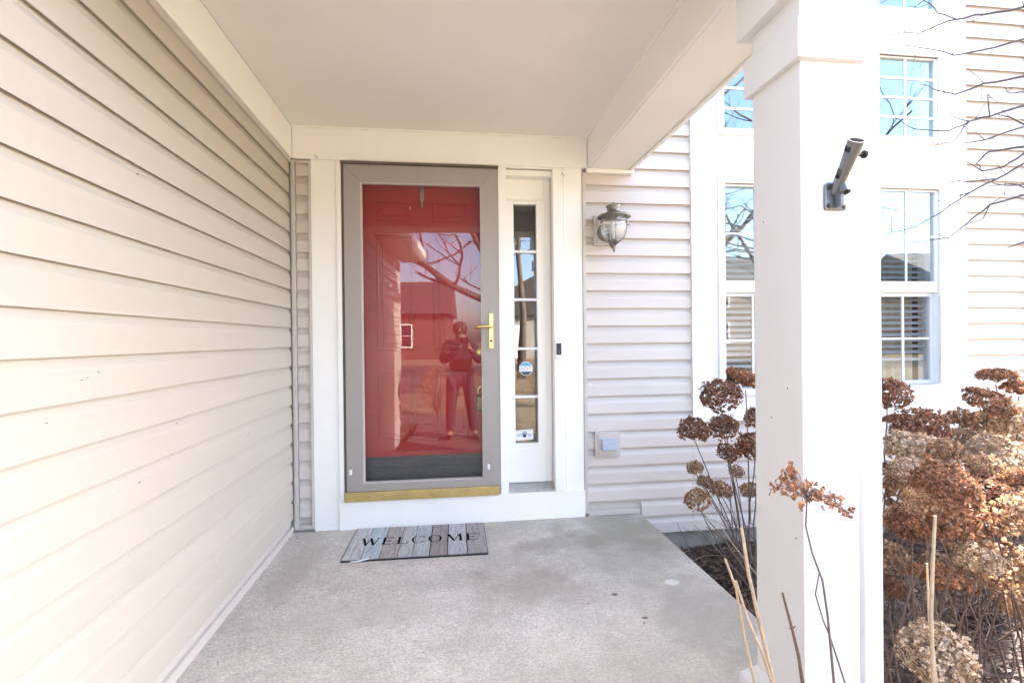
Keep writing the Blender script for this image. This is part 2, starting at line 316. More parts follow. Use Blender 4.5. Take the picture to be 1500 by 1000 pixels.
# planting bed: an uneven sheet of dark mulch
mb = MB(); nx, ny = 60, 50
for j in range(ny+1):
    for i in range(nx+1):
        x = 1.04+3.9*i/nx; y = -3.5+3.52*j/ny
        z = -0.235+0.035*noise.noise(Vector((x*2.1,y*2.1,0)))+0.016*noise.noise(Vector((x*9,y*9,2)))
        edge = min(1, (x-1.04)/0.15, (4.94-x)/0.3, (y+3.5)/0.3)
        mb.v.append((x, y, -0.34+(z+0.34)*max(0, edge)))
for j in range(ny):
    for i in range(nx): a = j*(nx+1)+i; mb.f.append((a, a+1, a+nx+2, a+nx+1))
tag(mb.build('planting_bed', m_mulch, smooth=True), kind='structure')
def bedz(x, y): return -0.235+0.035*noise.noise(Vector((x*2.1,y*2.1,0)))+0.016*noise.noise(Vector((x*9,y*9,2)))
rr = random.Random(11)
mb = MB()
for k in range(16000):
    x = rr.uniform(1.1, 4.7); y = rr.uniform(-3.3, 0.0)
    if x < 1.9 and y > -2.2: continue
    L = rr.uniform(0.008, 0.034); W = rr.uniform(0.003, 0.011); a = rr.uniform(0, 6.28); t = rr.uniform(-0.5, 0.5); z = bedz(x,y)+rr.uniform(0.001, 0.022)
    u = Vector((math.cos(a)*math.cos(t), math.sin(a)*math.cos(t), math.sin(t)))*L; w_ = Vector((-math.sin(a), math.cos(a), rr.uniform(-.6,.6)))*W; c = Vector((x,y,z))
    mb.quad(tuple(c-u-w_), tuple(c+u-w_*.6), tuple(c+u*1.1+w_*.6), tuple(c-u+w_))
tag(mb.build('mulch', m_chip), 'dark brown shredded bark mulch covering the planting bed', kind='stuff')
mb = MB()
for k in range(620):
    x = rr.uniform(1.95, 4.4); y = rr.uniform(-2.9, -0.15); L = rr.uniform(0.08, 0.38); a = rr.gauss(0.2, 0.9); z = bedz(x,y)+0.02+rr.uniform(0, 0.07)
    d = Vector((math.cos(a), math.sin(a), rr.uniform(-.12,.25))); p0 = Vector((x,y,z)); side = Vector((-d.y,d.x,0))*rr.uniform(-.03,.03)
    mb.tube([p0, p0+d*L*.5+side+Vector((0,0,.01)), p0+d*L], [rr.uniform(.0018,.0036), .0025, .0012], 4, False)
tag(mb.build('fallen_stems', m_twig), 'dry fallen stems lying across the mulch', kind='stuff')

# ---------------------------------------------------------------- house wall with openings
WX = [2.711, 3.288, 3.865]
holes = [(0.0, 1.302, 0.186, 2.243)]
for c in WX: holes += [(c-.262, c+.262, .80, 2.24), (c-.262, c+.262, 2.55, 3.16), (c-.262, c+.262, 3.43, 4.05)]
def slab_with_holes(x0, x1, z0, z1, y0, y1, holes):
    xs = sorted({x0, x1, *[h[0] for h in holes], *[h[1] for h in holes]}); xs = [x for x in xs if x0 <= x <= x1]
    zs = sorted({z0, z1, *[h[2] for h in holes], *[h[3] for h in holes]}); zs = [z for z in zs if z0 <= z <= z1]
    mb = MB(); idx = {}
    solid = lambda i, j: 0 <= i < len(xs)-1 and 0 <= j < len(zs)-1 and not any(h[0]-1e-6 <= (xs[i]+xs[i+1])/2 <= h[1]+1e-6 and h[2] <= (zs[j]+zs[j+1])/2 <= h[3] for h in holes)
    for i in range(len(xs)-1):
        for j in range(len(zs)-1):
            if not solid(i, j): continue
            a, b, c, d = xs[i], xs[i+1], zs[j], zs[j+1]
            mb.quad((a,y0,c),(b,y0,c),(b,y0,d),(a,y0,d)); mb.quad((a,y1,c),(a,y1,d),(b,y1,d),(b,y1,c))
            if not solid(i-1, j): mb.quad((a,y0,c),(a,y0,d),(a,y1,d),(a,y1,c))
            if not solid(i+1, j): mb.quad((b,y0,c),(b,y1,c),(b,y1,d),(b,y0,d))
            if not solid(i, j-1): mb.quad((a,y0,c),(a,y1,c),(b,y1,c),(b,y0,c))
            if not solid(i, j+1): mb.quad((a,y0,d),(b,y0,d),(b,y1,d),(a,y1,d))
    return mb
hw = slab_with_holes(-0.45, 4.9, -0.135, 5.6, 0.03, 0.17, holes).build('house_wall', m_vtrim)
tag(hw, 'front house wall of beige lap siding around the door and tall windows', 'wall')
YW = 0.031
lay_courses(course_front(-0.272, -0.20, YW), hw, 0.05, 2.25)                 # narrow strip left of the door
lay_courses(course_front(1.524, 2.247, YW), hw, 0.02, 5.5)                    # between door and windows
for k in (-11, -12): link('siding_board', course_front(1.885, 2.247, YW), hw, loc=(0,0,Z0+k*PITCH))
lay_courses(course_front(2.249, 4.321, YW), hw, -0.14, 0.52)                  # under the windows
lay_courses(course_front(4.323, 4.86, YW), hw, -0.14, 5.5)                     # right of the windows
# starter, j channels of the house wall
B(-0.300,-0.276,-0.004,0.034,0.028,2.256).build('corner_channel', m_vtrim, hw, bevel=.003)
B(-0.200,-0.1845,-0.002,0.034,0.028,2.256).build('corner_channel', m_vtrim, hw, bevel=.003)
B(-0.2755,-0.2005,0.000,0.034,0.028,0.052).build('corner_channel', m_vtrim, hw, bevel=.002)
B(-0.2755,-0.2005,0.000,0.034,2.238,2.256).build('corner_channel', m_vtrim, hw, bevel=.002)
B(1.4985,1.5215,-0.006,0.034,0.030,2.236).build('corner_channel', m_vtrim, hw, bevel=.003)
B(1.522,1.872,-0.003,0.034,0.013,0.043).build('corner_channel', m_vtrim, hw, bevel=.003)
B(4.86,4.93,-0.004,0.20,-0.14,5.6).build('corner_post', m_vtrim, hw, bevel=.004)
fo = B(-0.40,4.88,0.05,0.17,-0.45,-0.1355).build('foundation', m_concrete_raw); tag(fo, kind='structure')
# shell, ceiling and roof of the house (closes the rooms behind the panes)
sh = MB(); sh.box(-6.0,-5.85,0.17,9,-.3,5.6).box(4.73,4.88,0.17,9,-.3,5.6).box(-6.0,4.88,9,9.15,-.3,5.6).box(-6.0,-.45,.03,.17,-.3,5.6)
so = sh.build('house_shell', m_nsid); tag(so, 'side and rear walls of the two storey house under its gable roof', 'house')
rf = MB(); rf.prism([(-.45,5.6),(9.6,5.6),(4.6,8.3)], 'x', -6.3, 5.1); rf.build('roof', m_nroof, so)
inn = MB(); inn.box(-.44,4.72,3.9,4.0,-.1,5.4).box(-.44,4.72,.18,3.9,-.12,-.02).box(-.44,4.72,.18,3.9,5.4,5.5).box(-.44,-.40,.18,3.9,-.02,5.4).box(1.86,1.96,.18,3.9,-.02,5.4)
tag(inn.build('interior_room', m_inner), kind='structure')

# left wall (garage side), siding facing the porch
gw = B(-0.46, -0.320, -4.0, 0.029, -0.30, 2.52).build('garage_wall', m_vtrim)
tag(gw, 'beige lap sided garage wall closing the left side of the porch', 'wall')
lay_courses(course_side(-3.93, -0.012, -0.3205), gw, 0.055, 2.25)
B(-0.3205,-0.2935,-3.93,-0.006,2.236,2.262).build('corner_channel', m_vtrim, gw, bevel=.003)
B(-0.3205,-0.303,-3.93,-0.004,0.026,0.052).build('starter_strip', m_vtrim, gw, bevel=.002)
B(-0.3205,-0.289,-4.0,-3.932,-0.02,2.262).build('corner_post', m_vtrim, gw, bevel=.004)
B(-0.3205,-0.288,-2.05,-0.0045,2.2625,2.456).build('frieze_board', m_white, gw, bevel=.003)
B(-0.3202,-0.306,-3.95,-0.004,-0.14,0.0255).build('base_flashing', m_vtrim, gw)
gs = MB(); gs.box(-6.0,-.46,-4.0,-3.86,-.3,2.52).box(-6.0,-5.86,-3.86,.029,-.3,2.52); tag(gs.build('garage_shell', m_nsid), 'attached garage beside the path with low roof and white gutter', 'garage')
ge = next(o for o in COL.objects if o.name == 'garage_shell')
put(MB().prism([(-6.3,2.46),(-0.07,2.46),(-0.07,2.54),(-3.1,4.3),(-6.3,2.54)], 'y', -4.3, -2.07), 'roof_slope', m_nroof, ge)
put(MB().prism([(-6.3,2.53),(-0.5,2.53),(-0.5,2.70),(-3.1,4.3)], 'y', -2.06, 0.0), 'roof_slope', m_nroof, ge)
put(B(-0.3195,-0.09,-4.28,-2.06,2.30,2.459), 'soffit', m_white2, ge)
put(MB().prism([(-0.088,2.32),(-0.02,2.32),(0.03,2.37),(0.04,2.455),(-0.088,2.455)], 'y', -4.32, -2.07), 'gutter', m_white2, ge, bevel=.003)


# ---------------------------------------------------------------- porch
pf = B(-0.3195, 1.872, -2.15, 0.0285, -0.34, 0.012).build('porch_floor', m_floor, bevel=0.006); tag(pf, kind='structure')
pc = B(-0.2875, 1.5345, -1.7495, -0.0045, 2.457, 2.56).build('porch_ceiling', m_ceil); tag(pc, kind='structure')
MB().box(-0.2870,1.534,-0.016,-0.0050,2.449,2.4575).build('ceiling_trim', m_white, pc)
MB().box(1.522,1.534,-1.7490,-0.0165,2.449,2.4575).build('ceiling_trim', m_white, pc)
bm_ = empty('porch_beam', (1.68,-1,2.26), 'white boxed beam running from wall to column along the open side', 'beam')
put(B(1.535,1.812,-2.04,-0.0045,2.262,2.60), 'beam_casing', m_white, bm_, bevel=.004)
put(B(1.8125,1.836,-2.05,-0.0045,2.250,2.60), 'fascia', m_white, bm_, bevel=.004)
put(B(1.548,1.800,-1.99,-0.024,2.2575,2.2625), 'soffit_panel', m_ceil, bm_)
put(B(1.523,1.840,-0.028,0.012,2.232,2.2565), 'ledger_block', m_white, bm_, bevel=.003)
fh = empty('front_header', (0.6,-1.9,2.26), 'white header beam across the front of the porch with shingled lean-to roof', 'beam')
put(B(-0.2875,1.5335,-2.04,-1.751,2.262,2.60), 'beam_casing', m_white, fh, bevel=.004)
put(B(-0.287,1.533,-2.10,-2.042,2.30,2.63), 'fascia', m_white2, fh)
put(MB().prism([(0.0,3.25),(-2.3,2.66),(-2.3,2.61),(0.0,2.61)], 'x', -0.285, 1.836), 'roof', m_nroof, fh)

dsp = empty('downspout', (1.91,-1.74,-.2), 'white rectangular downspout standing behind the right side of the column', 'downspout')
put(B(1.884,1.946,-1.790,-1.715,-.24,2.62), 'pipe', m_white2, dsp, bevel=.006)
for z in (2.42,): put(B(1.877,1.953,-1.797,-1.708,z,z+.03), 'strap', m_white2, dsp, bevel=.002)
co = empty('porch_column', (1.655,-1.855,0.012), 'square white porch column with stepped capital and plinth', 'column')
CX0, CX1, CY0, CY1 = 1.550, 1.712, -1.960, -1.752
put(B(CX0,CX1,CY0,CY1,0.155,2.10), 'shaft', m_column, co, bevel=.003)
put(B(CX0-.018,CX1+.018,CY0-.018,CY1+.018,1.888,1.992), 'capital_band', m_column, co, bevel=.003)
put(B(CX0-.032,CX1+.032,CY0-.032,CY1+.032,2.068,2.2555), 'capital', m_column, co, bevel=.003)
pl = MB(); a=.036; i=0
pl.v = [(CX0-a,CY0-a,.012),(CX1+a,CY0-a,.012),(CX1+a,CY1+a,.012),(CX0-a,CY1+a,.012),(CX0-a,CY0-a,.125),(CX1+a,CY0-a,.125),(CX1+a,CY1+a,.125),(CX0-a,CY1+a,.125),(CX0-.002,CY0-.002,.165),(CX1+.002,CY0-.002,.165),(CX1+.002,CY1+.002,.165),(CX0-.002,CY1+.002,.165)]
pl.f = [(0,3,2,1),(0,1,5,4),(1,2,6,5),(2,3,7,6),(3,0,4,7),(4,5,9,8),(5,6,10,9),(6,7,11,10),(7,4,8,11),(8,9,10,11)]
put(pl, 'plinth', m_column, co, bevel=.002)
# small nail dents with rust on the column side
nb = MB()
for (y,z) in ((-1.90,1.02),(-1.83,.93),(-1.915,.80),(-1.80,1.50),(-1.93,.62)): nb.lathe([(0,-.0012),(.0022,-.0008),(.0022,0.002)], (CX0,y,z), 8, 'x')
put(nb, 'nail_head', m_screw, co)

# ---------------------------------------------------------------- white surround of door and sidelight
ds = empty('door_surround', (0.65,0,0.02), 'white painted casing boards around the red door and sidelight', 'door casing')
def P(n, m, r, *a, bevel=.003): return put(B(*a), n, m, r, bevel=bevel)
P('head_board', m_white, ds, -0.2875,1.5345,-0.004,0.029,2.2625,2.4565)
P('head_casing', m_white, ds, -0.0055,1.3605,-0.002,0.029,2.250,2.262)
P('side_casing', m_white, ds, -0.184,-0.0365,0.0,0.029,0.0125,2.262)
P('casing_bead', m_white, ds, -0.036,-0.006,-0.009,0.029,0.187,2.262)
P('mullion', m_white, ds, 0.953,1.003,-0.004,0.12,0.187,2.2495)
P('casing_bead', m_white, ds, 1.3025,1.3605,-0.020,0.12,0.187,2.2495)
P('side_casing', m_white, ds, 1.361,1.4975,0.0,0.029,0.187,2.262)
P('casing_bead', m_white, ds, 1.375,1.386,-0.004,0.0005,0.187,2.262)
P('sill_board', m_white, ds, -0.036,1.4975,-0.012,0.029,0.0125,0.1865)
P('head_jamb', m_white, ds, 1.0035,1.302,0.01,0.12,2.206,2.2425)

# sidelight
sl = empty('sidelight', (1.15,0.07,0.19), 'narrow white sidelight window of five stacked panes beside the door', 'window')
GY = 0.088
P('side_rail', m_white, sl, 1.0035,1.0590,0.066,0.112,0.47,2.060); P('side_rail', m_white, sl, 1.2096,1.2640,0.066,0.112,0.47,2.060)
P('blank_panel', m_white, sl, 1.2645,1.302,0.074,0.118,0.23,2.205); P('top_rail', m_white, sl, 1.0595,1.2091,0.066,0.112,2.041,2.060)
P('head_panel', m_white, sl, 1.0035,1.264,0.074,0.118,2.0605,2.205)
P('bottom_rail', m_white, sl, 1.0595,1.2091,0.066,0.112,0.47,0.486)
P('kick_panel', m_white, sl, 1.0035,1.264,0.074,0.118,0.23,0.4695)
P('panel_bead', m_white, sl, 1.0135,1.2460,0.068,0.0745,0.236,0.243); P('panel_bead', m_white, sl, 1.0045,1.262,0.060,0.0655,2.064,2.072)
zz = [2.041, 1.734, 1.4215, 1.1015, 0.788, 0.486]
for z in zz[1:-1]: P('glazing_bar', m_muntin, sl, 1.0595,1.2091,0.072,0.100,z-.0085,z+.0085,bevel=.002)
for k in range(5):
    hi = zz[k]-(0 if k == 0 else .009); lo = zz[k+1]+(0 if k == 4 else .009)
    mb = MB(); mb.quad((1.0592,GY,lo),(1.2094,GY,lo),(1.2094,GY,hi),(1.0592,GY,hi)); put(mb, 'pane', m_glass_side, sl)
sp = MB().prism([(0.0,.187),(.12,.187),(.12,.232),(.074,.229),(0.0,.200)], 'x', 1.0035, 1.302); put(sp, 'metal_sill', m_silver, sl, bevel=.0015)

# stickers on the glass
def flat(name, m, pts, y, root=None):
    mb = MB().prism(pts, 'y', y, y+0.0006); return mb.build(name, m) if root is None else put(mb, name, m, root)
m_st_w = mat('sticker_white', (0.78,0.80,0.80), 0.4); m_st_b = mat('sticker_blue', (0.10,0.42,0.66), 0.4); m_st_n = mat('sticker_navy', (0.03,0.06,0.12), 0.4); m_st_g = mat('sticker_grey', (0.35,0.40,0.45), 0.4)
def octo(cx, cz, r): return [(cx+r*math.cos(math.radians(22.5+45*k)), cz+r*math.sin(math.radians(22.5+45*k))) for k in range(8)]
st = empty('security_sticker', (1.134,.087,.971), 'small blue and white octagonal security sticker on the fourth pane', 'sticker')
SY = GY-.0012; ocx, ocz, orr = 1.134, .971, .0475
flat('backing', m_st_w, octo(ocx,ocz,orr), SY, st)
def clipz(pts, lo, hi):
    out = []
    for cond, lim in ((lambda z: z >= lo, lo), (lambda z: z <= hi, hi)):
        out = []
        for i, a in enumerate(pts):
            b = pts[(i+1)%len(pts)]
            if cond(a[1]): out.append(a)
            if cond(a[1]) != cond(b[1]): t = (lim-a[1])/(b[1]-a[1]); out.append((a[0]+t*(b[0]-a[0]), lim))
        pts = out
    return pts
flat('blue_band', m_st_b, clipz(octo(ocx,ocz,orr*.92), ocz+.018, 9), SY-.0008, st)
flat('navy_band', m_st_n, clipz(octo(ocx,ocz,orr*.92), -9, ocz-.019), SY-.0008, st)
def text_mesh(name, s, size, m, root, x, y, z, sx=1.0):
    cu = bpy.data.curves.new(name, 'FONT'); cu.body = s; cu.size = size; cu.align_x = 'CENTER'; cu.extrude = 0.0002
    o = bpy.data.objects.new(name, cu); COL.objects.link(o); dg = bpy.context.evaluated_depsgraph_get()
    me = bpy.data.meshes.new_from_object(o.evaluated_get(dg)); bpy.data.objects.remove(o)
    me.transform(Matrix.Translation((x,y,z)) @ Matrix.Rotation(math.pi/2, 4, 'X') @ Matrix.Diagonal((sx,1,1,1)))
    me.materials.clear(); me.materials.append(m); o = link(name, me, root); o.location = -Vector(root.location); return o
text_mesh('lettering', 'ADT', .034, m_st_g, st, ocx, SY-.0010, ocz-.012, 1.1)
st2 = empty('paw_sticker', (1.12,.087,.536), 'white strip sticker with dark emblem at the bottom of the lowest pane', 'sticker')
flat('backing', m_st_w, [(1.062,.501),(1.179,.507),(1.177,.574),(1.060,.568)], SY, st2)
em = MB()
def disc(cx, cz, r, n=14): em.prism([(cx+r*math.cos(6.2832*k/n), cz+r*math.sin(6.2832*k/n)) for k in range(n)], 'y', SY-.0010, SY-.0004)
disc(1.120,.533,.0125)
for q in ((1.106,.546),(1.115,.553),(1.126,.553),(1.135,.546)): disc(*q, .0048)
put(em, 'emblem', m_st_n, st2)
em = MB()
for x0, w_ in ((1.070,.030),(1.142,.028)):
    for z_ in (.528,.537): em.prism([(x0,z_),(x0+w_,z_+.001),(x0+w_,z_+.006),(x0,z_+.005)], 'y', SY-.0010, SY-.0004)
em.prism([(1.068,.560),(1.170,.565),(1.170,.5675),(1.068,.5625)], 'y', SY-.0010, SY-.0004)
put(em, 'print_line', m_st_g, st2)

# ---------------------------------------------------------------- storm door
sd_ = empty('storm_door', (0.47,-0.01,0.186), 'taupe framed full view glass storm door with brass handle', 'storm door')
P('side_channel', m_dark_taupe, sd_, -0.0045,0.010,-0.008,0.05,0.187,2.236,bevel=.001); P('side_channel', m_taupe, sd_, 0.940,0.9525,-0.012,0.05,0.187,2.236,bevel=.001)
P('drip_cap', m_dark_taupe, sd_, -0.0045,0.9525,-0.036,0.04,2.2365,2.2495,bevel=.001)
def miter(pts, y0, y1): return MB().prism(pts, 'y', y0, y1)
X0,X1,Xa,Xb,Z0_,Z1_,Za,Zb = .0105,.9395,.109,.843,.245,2.236,.292,2.130
put(miter([(X0,Z0_),(Xa,Za),(Xa,Zb),(X0,Z1_)],-.016,.028),'side_rail',m_taupe,sd_,bevel=.0015)
put(miter([(X1,Z0_),(X1,Z1_),(Xb,Zb),(Xb,Za)],-.016,.028),'side_rail',m_taupe,sd_,bevel=.0015)
put(miter([(X0+.001,Z1_),(Xa+.001,Zb),(Xb-.001,Zb),(X1-.001,Z1_)],-.0155,.028),'top_rail',m_taupe,sd_,bevel=.0015)
put(miter([(X0+.001,Z0_),(X1-.001,Z0_),(Xb-.001,Za),(Xa+.001,Za)],-.0155,.028),'bottom_rail',m_taupe,sd_,bevel=.0015)
for a in ((Xa,Xa+.007,Za,Zb),(Xb-.005,Xb,Za,Zb),(Xa+.008,Xb-.006,Zb-.005,Zb),(Xa+.008,Xb-.006,Za,Za+.005)): P('glazing_bead', m_vtrim, sd_, a[0],a[1],-.0145,.024,a[2],a[3],bevel=.001)
th = math.radians(1.9); y_l = .021; y_r = y_l-(Xb-Xa)*math.tan(th)
mb = MB(); mb.quad((Xa+.004,y_l,Za+.003),(Xb-.004,y_r,Za+.003),(Xb-.004,y_r,Zb-.003),(Xa+.004,y_l,Zb-.003)); put(mb,'glass_pane',m_glass_storm,sd_)
P('kick_strip', m_brass_dull, sd_, 0.0,0.938,-.030,.03,.1875,.2445,bevel=.003)
hp = MB().box(.884,.913,-.024,-.016,1.105,1.330); hpo = put(hp,'handle_plate',m_brass,sd_,bevel=.003)
hl = MB().tube([(.899,-.022,1.243),(.899,-.055,1.243),(.885,-.066,1.245),(.845,-.068,1.247),(.815,-.066,1.243),(.800,-.060,1.236)],[.009,.009,.0095,.009,.0085,.007],10); put(hl,'handle',m_brass,hpo,smooth=True)
kc = MB().lathe([(0,-.004),(.008,-.004),(.008,0)],(.8985,-.024,1.155),12,'y'); put(kc,'keyhole',m_screw,hpo)
for z in (1.318,1.118): put(MB().lathe([(0,-.002),(.004,-.002),(.004,0)],(.8985,-.024,z),10,'y'),'screw',m_screw,hpo)
for x in (.034,.874): P('clip', m_white_pl, sd_, x-.008,x+.008,-.021,-.016,.350,.382,bevel=.002)

# ---------------------------------------------------------------- red front door
fd = empty('entrance_door', (0.47,0.12,0.19), 'bright red six panel front door behind the storm door glass', 'door')
dsl = P('door_slab', m_red, fd, .012,.928,.104,.150,.425,2.215,bevel=.002)
def panel(x0,x1,z0,z1):
    mb = MB(); w_=.016
    for a in ((x0,x1,z0,z0+w_),(x0,x1,z1-w_,z1),(x0,x0+w_,z0+w_,z1-w_),(x1-w_,x1,z0+w_,z1-w_)): mb.box(a[0],a[1],.0955,.1035,a[2],a[3])
    return put(mb,'panel_moulding',m_red,dsl,bevel=.004), put(MB().box(x0+.036,x1-.036,.0975,.1035,z0+.036,z1-.036),'panel',m_red,dsl,bevel=.004)
for xa,xb in ((.184,.416),(.541,.764)):
    for za,zb in ((.53,.97),(1.10,1.84),(1.92,2.05)): panel(xa,xb,za,zb)
swp = P('door_sweep', m_charcoal, fd, .012,.928,.098,.150,.19,.4245)
for z in (.25,.30,.352,.405): P('sweep_ridge', m_charcoal, swp, .014,.926,.090,.0975,z,z+.008)
put(MB().lathe([(0,-.020),(.012,-.020),(.022,-.012),(.031,-.006),(.033,0)],(.838,.103,1.083),20,'y'),'deadbolt',m_brass,fd,smooth=True)
put(MB().tube([(.856,.10,1.02),(.856,.062,1.00),(.856,.052,.96),(.856,.055,.90),(.856,.075,.86),(.856,.10,.85)],[.009,.010,.011,.011,.009,.008],10),'pull_handle',m_brass,fd,smooth=True)
put(MB().lathe([(0,-.006),(.009,-.006),(.013,-.002),(.013,0)],(.402,.103,2.005),14,'y'),'peephole',m_brass,fd,smooth=True)
jb = MB().box(-.0,.010,.051,.16,.19,2.235).box(.9395,.9525,.051,.16,.19,2.235).box(-.0,.9525,.051,.16,2.2355,2.2425); put(jb,'jamb',m_white,fd)
lb = empty('lock_box', (.835,.075,.76), 'black key lock box with brass shackle hanging from the inner door handle', 'lock box')
put(B(.806,.868,.052,.088,.705,.80),'box_body',m_black,lb,bevel=.008)
put(MB().tube([(.818,.07,.795),(.818,.07,.845),(.828,.07,.862),(.846,.07,.862),(.856,.07,.845),(.856,.07,.795)],.005,8),'shackle',m_brass,lb,smooth=True)
wh = MB().box(.462,.487,.0935,.0965,2.05,2.215).tube([(.474,.094,2.06),(.474,.088,2.02),(.474,.075,2.005),(.474,.062,2.02),(.474,.060,2.045)],.005,6)
tag(wh.build('wreath_hook', m_pewter), 'grey metal wreath hook over the top of the red door', 'hook')

# doorbell
db = empty('doorbell', (1.328,-.02,1.10), 'white video doorbell with black face on the sidelight casing', 'doorbell')
P('base', m_white_pl, db, 1.3045,1.352,-.040,-.0205,1.044,1.156,bevel=.004); P('face', m_black, db, 1.311,1.343,-.0435,-.0402,1.062,1.136,bevel=.001)
put(MB().lathe([(0,-.001),(.009,-.001),(.009,0)],(1.327,-.0436,1.082),16,'y'),'button',m_st_n,db)

# ---------------------------------------------------------------- carriage lamp
lp = empty('wall_lamp', (1.66,-.14,1.70), 'weathered pewter carriage lantern with caged glass jar on the siding', 'wall lamp')
P('mount_block', m_vtrim, lp, 1.572,1.720,-.012,.0120,1.765,1.958,bevel=.004); P('mount_block', m_vtrim, lp, 1.590,1.702,-.022,-.0125,1.782,1.940,bevel=.004)
LX, LY = 1.662, -.140
put(MB().lathe([(0,-.028),(.020,-.027),(.048,-.018),(.056,-.008),(.060,0)],(1.650,-.0225,1.845),28,'y'),'back_plate',m_pewter,lp,smooth=True)
put(MB().tube([(1.652,-.045,1.835),(1.655,-.070,1.80),(1.657,-.085,1.760),(1.660,-.11,1.738),(LX,LY,1.742)],[.010,.009,.009,.009,.011],10),'arm',m_pewter,lp,smooth=True)
put(MB().lathe([(0,2.012),(.005,2.010),(.007,2.004),(.004,1.998),(.008,1.992),(.045,1.988),(.050,1.984),(.041,1.972),(.041,1.945),(.058,1.940),(.088,1.932),(.102,1.921),(.104,1.914),(.100,1.914),(.078,1.922),(0,1.924)],(LX,LY,0),36),'lamp_cap',m_pewter,lp,smooth=True)
put(MB().lathe([(.074,1.922),(.076,1.90),(.080,1.875),(.081,1.85),(.077,1.822),(.067,1.796),(.050,1.776),(.034,1.768)],(LX,LY,0),32),'glass_jar',m_glass_lamp,lp,smooth=True)
put(MB().lathe([(.036,1.775),(.040,1.768),(.034,1.760),(.018,1.748),(.012,1.735),(.014,1.726),(.007,1.717),(.009,1.709),(.006,1.702),(0,1.700)],(LX,LY,0),24),'finial',m_pewter,lp,smooth=True)
for z,r in ((1.886,.082),(1.868,.0)) :
    if r:
        put(MB().tube([(LX+r*math.cos(t*.2618),LY+r*math.sin(t*.2618),z) for t in range(25)],.003,6,False),'cage_ring',m_pewter,lp,smooth=True)
for k in range(6):
    t = k*math.pi/3+.35; prof = [(.079,1.92),(.081,1.90),(.084,1.875),(.085,1.85),(.081,1.82),(.070,1.792),(.053,1.772),(.038,1.765)]
    put(MB().tube([(LX+r*math.cos(t),LY+r*math.sin(t),z) for r,z in prof],.0026,6),'cage_wire',m_pewter,lp,smooth=True)
    kk = MB().lathe([(0,0),(.004,.002),(.004,.006),(0,.008)],(0,0,0),8); me = kk.mesh('thumb_screw',m_pewter,True)
put(MB().lathe([(0,1.85),(.010,1.848),(.017,1.838),(.016,1.82),(.010,1.805),(.010,1.775),(0,1.77)],(LX,LY,0),16),'bulb',m_white_pl,lp,smooth=True)
put(MB().tube([(LX+.083,LY,1.872),(LX+.097,LY-.004,1.868),(LX+.100,LY-.004,1.878)],.003,6),'thumb_screw',m_pewter,lp)

# outdoor outlet
ol = empty('outdoor_outlet', (1.65,0,.39), 'low beige outlet block with grey blue flip cover on the siding', 'outlet')
P('mount_block', m_vtrim, ol, 1.567,1.737,-.012,.0120,.393,.558,bevel=.004); P('mount_block', m_vtrim, ol, 1.586,1.718,-.020,-.0125,.409,.543,bevel=.003)
P('cover', m_outlet, ol, 1.604,1.703,-.050,-.0202,.442,.508,bevel=.005); P('hinge', m_outlet, ol, 1.598,1.709,-.034,-.0203,.5085,.518,bevel=.002)

# flagpole bracket on the column front
fb = empty('flag_bracket', (1.645,-1.961,1.50), 'grey cast two socket flagpole bracket screwed to the column front', 'bracket')
BX, BZ = 1.643, 1.528
pm = MB().prism([(BX-.031,BZ-.033),(BX+.031,BZ-.033),(BX+.031,BZ+.033),(BX+.020,BZ+.040),(BX-.020,BZ+.040),(BX-.031,BZ+.033)],'y',-1.969,-1.9605); put(pm,'back_plate',m_grey_cast,fb,bevel=.004)
for dx in (-.022,.022):
    for dz in (-.023,.025): put(MB().lathe([(0,-.003),(.004,-.003),(.0065,0)],(BX+dx,-1.969,BZ+dz),12,'y'),'screw',m_screw,fb)
def ring_tube(p0, p1, ro, ri, n=20, slots=()):
    """hollow sleeve with square openings"""
    p0=Vector(p0); p1=Vector(p1); d=(p1-p0); L=d.length; d.normalize(); a=d.cross(Vector((1,0,0))).normalized(); b=d.cross(a)
    mb=MB(); ks=[0,.12,.30,.48,.62,.80,.90,1.0]
    def pt(r,t,s): return tuple(p0+d*L*s+(a*math.cos(t)+b*math.sin(t))*r*(.78+.34*s*s))
    for si in range(len(ks)-1):
        for j in range(n):
            t0=2*math.pi*j/n; t1=2*math.pi*(j+1)/n
            if any(si==q[0] and (j in q[1]) for q in slots): 
                continue
            mb.quad(pt(ro,t0,ks[si]),pt(ro,t1,ks[si]),pt(ro,t1,ks[si+1]),pt(ro,t0,ks[si+1]))
            mb.quad(pt(ri,t0,ks[si]),pt(ri,t0,ks[si+1]),pt(ri,t1,ks[si+1]),pt(ri,t1,ks[si]))
    for j in range(n):
        t0=2*math.pi*j/n; t1=2*math.pi*(j+1)/n; mb.quad(pt(ri,t0,1),pt(ro,t0,1),pt(ro,t1,1),pt(ri,t1,1))
    return mb
slot = [(2,{3,4,5,6,13,14,15,16}),(5,{3,4,5,6,13,14,15,16}),(4,set())]
put(ring_tube((BX,-1.966,BZ+.012),(BX-.012,-2.052,BZ+.118),.0185,.0145,20,slot),'socket',m_grey_cast,fb)
put(ring_tube((BX,-1.985,BZ+.040),(BX,-2.000,BZ+.004),.012,.009,16),'socket',m_grey_cast,fb)
put(B(BX-.006,BX+.006,-1.992,-1.9695,BZ-.028,BZ+.030),'rib',m_grey_cast,fb,bevel=.003)
put(MB().tube([(BX+.002,-2.03,BZ+.088),(BX+.022,-2.032,BZ+.090)],.0035,8).lathe([(0,-.003),(.010,-.003),(.010,.003),(0,.003)],(BX+.026,-2.032,BZ+.091),10,'x'),'thumb_screw',m_screw,fb)

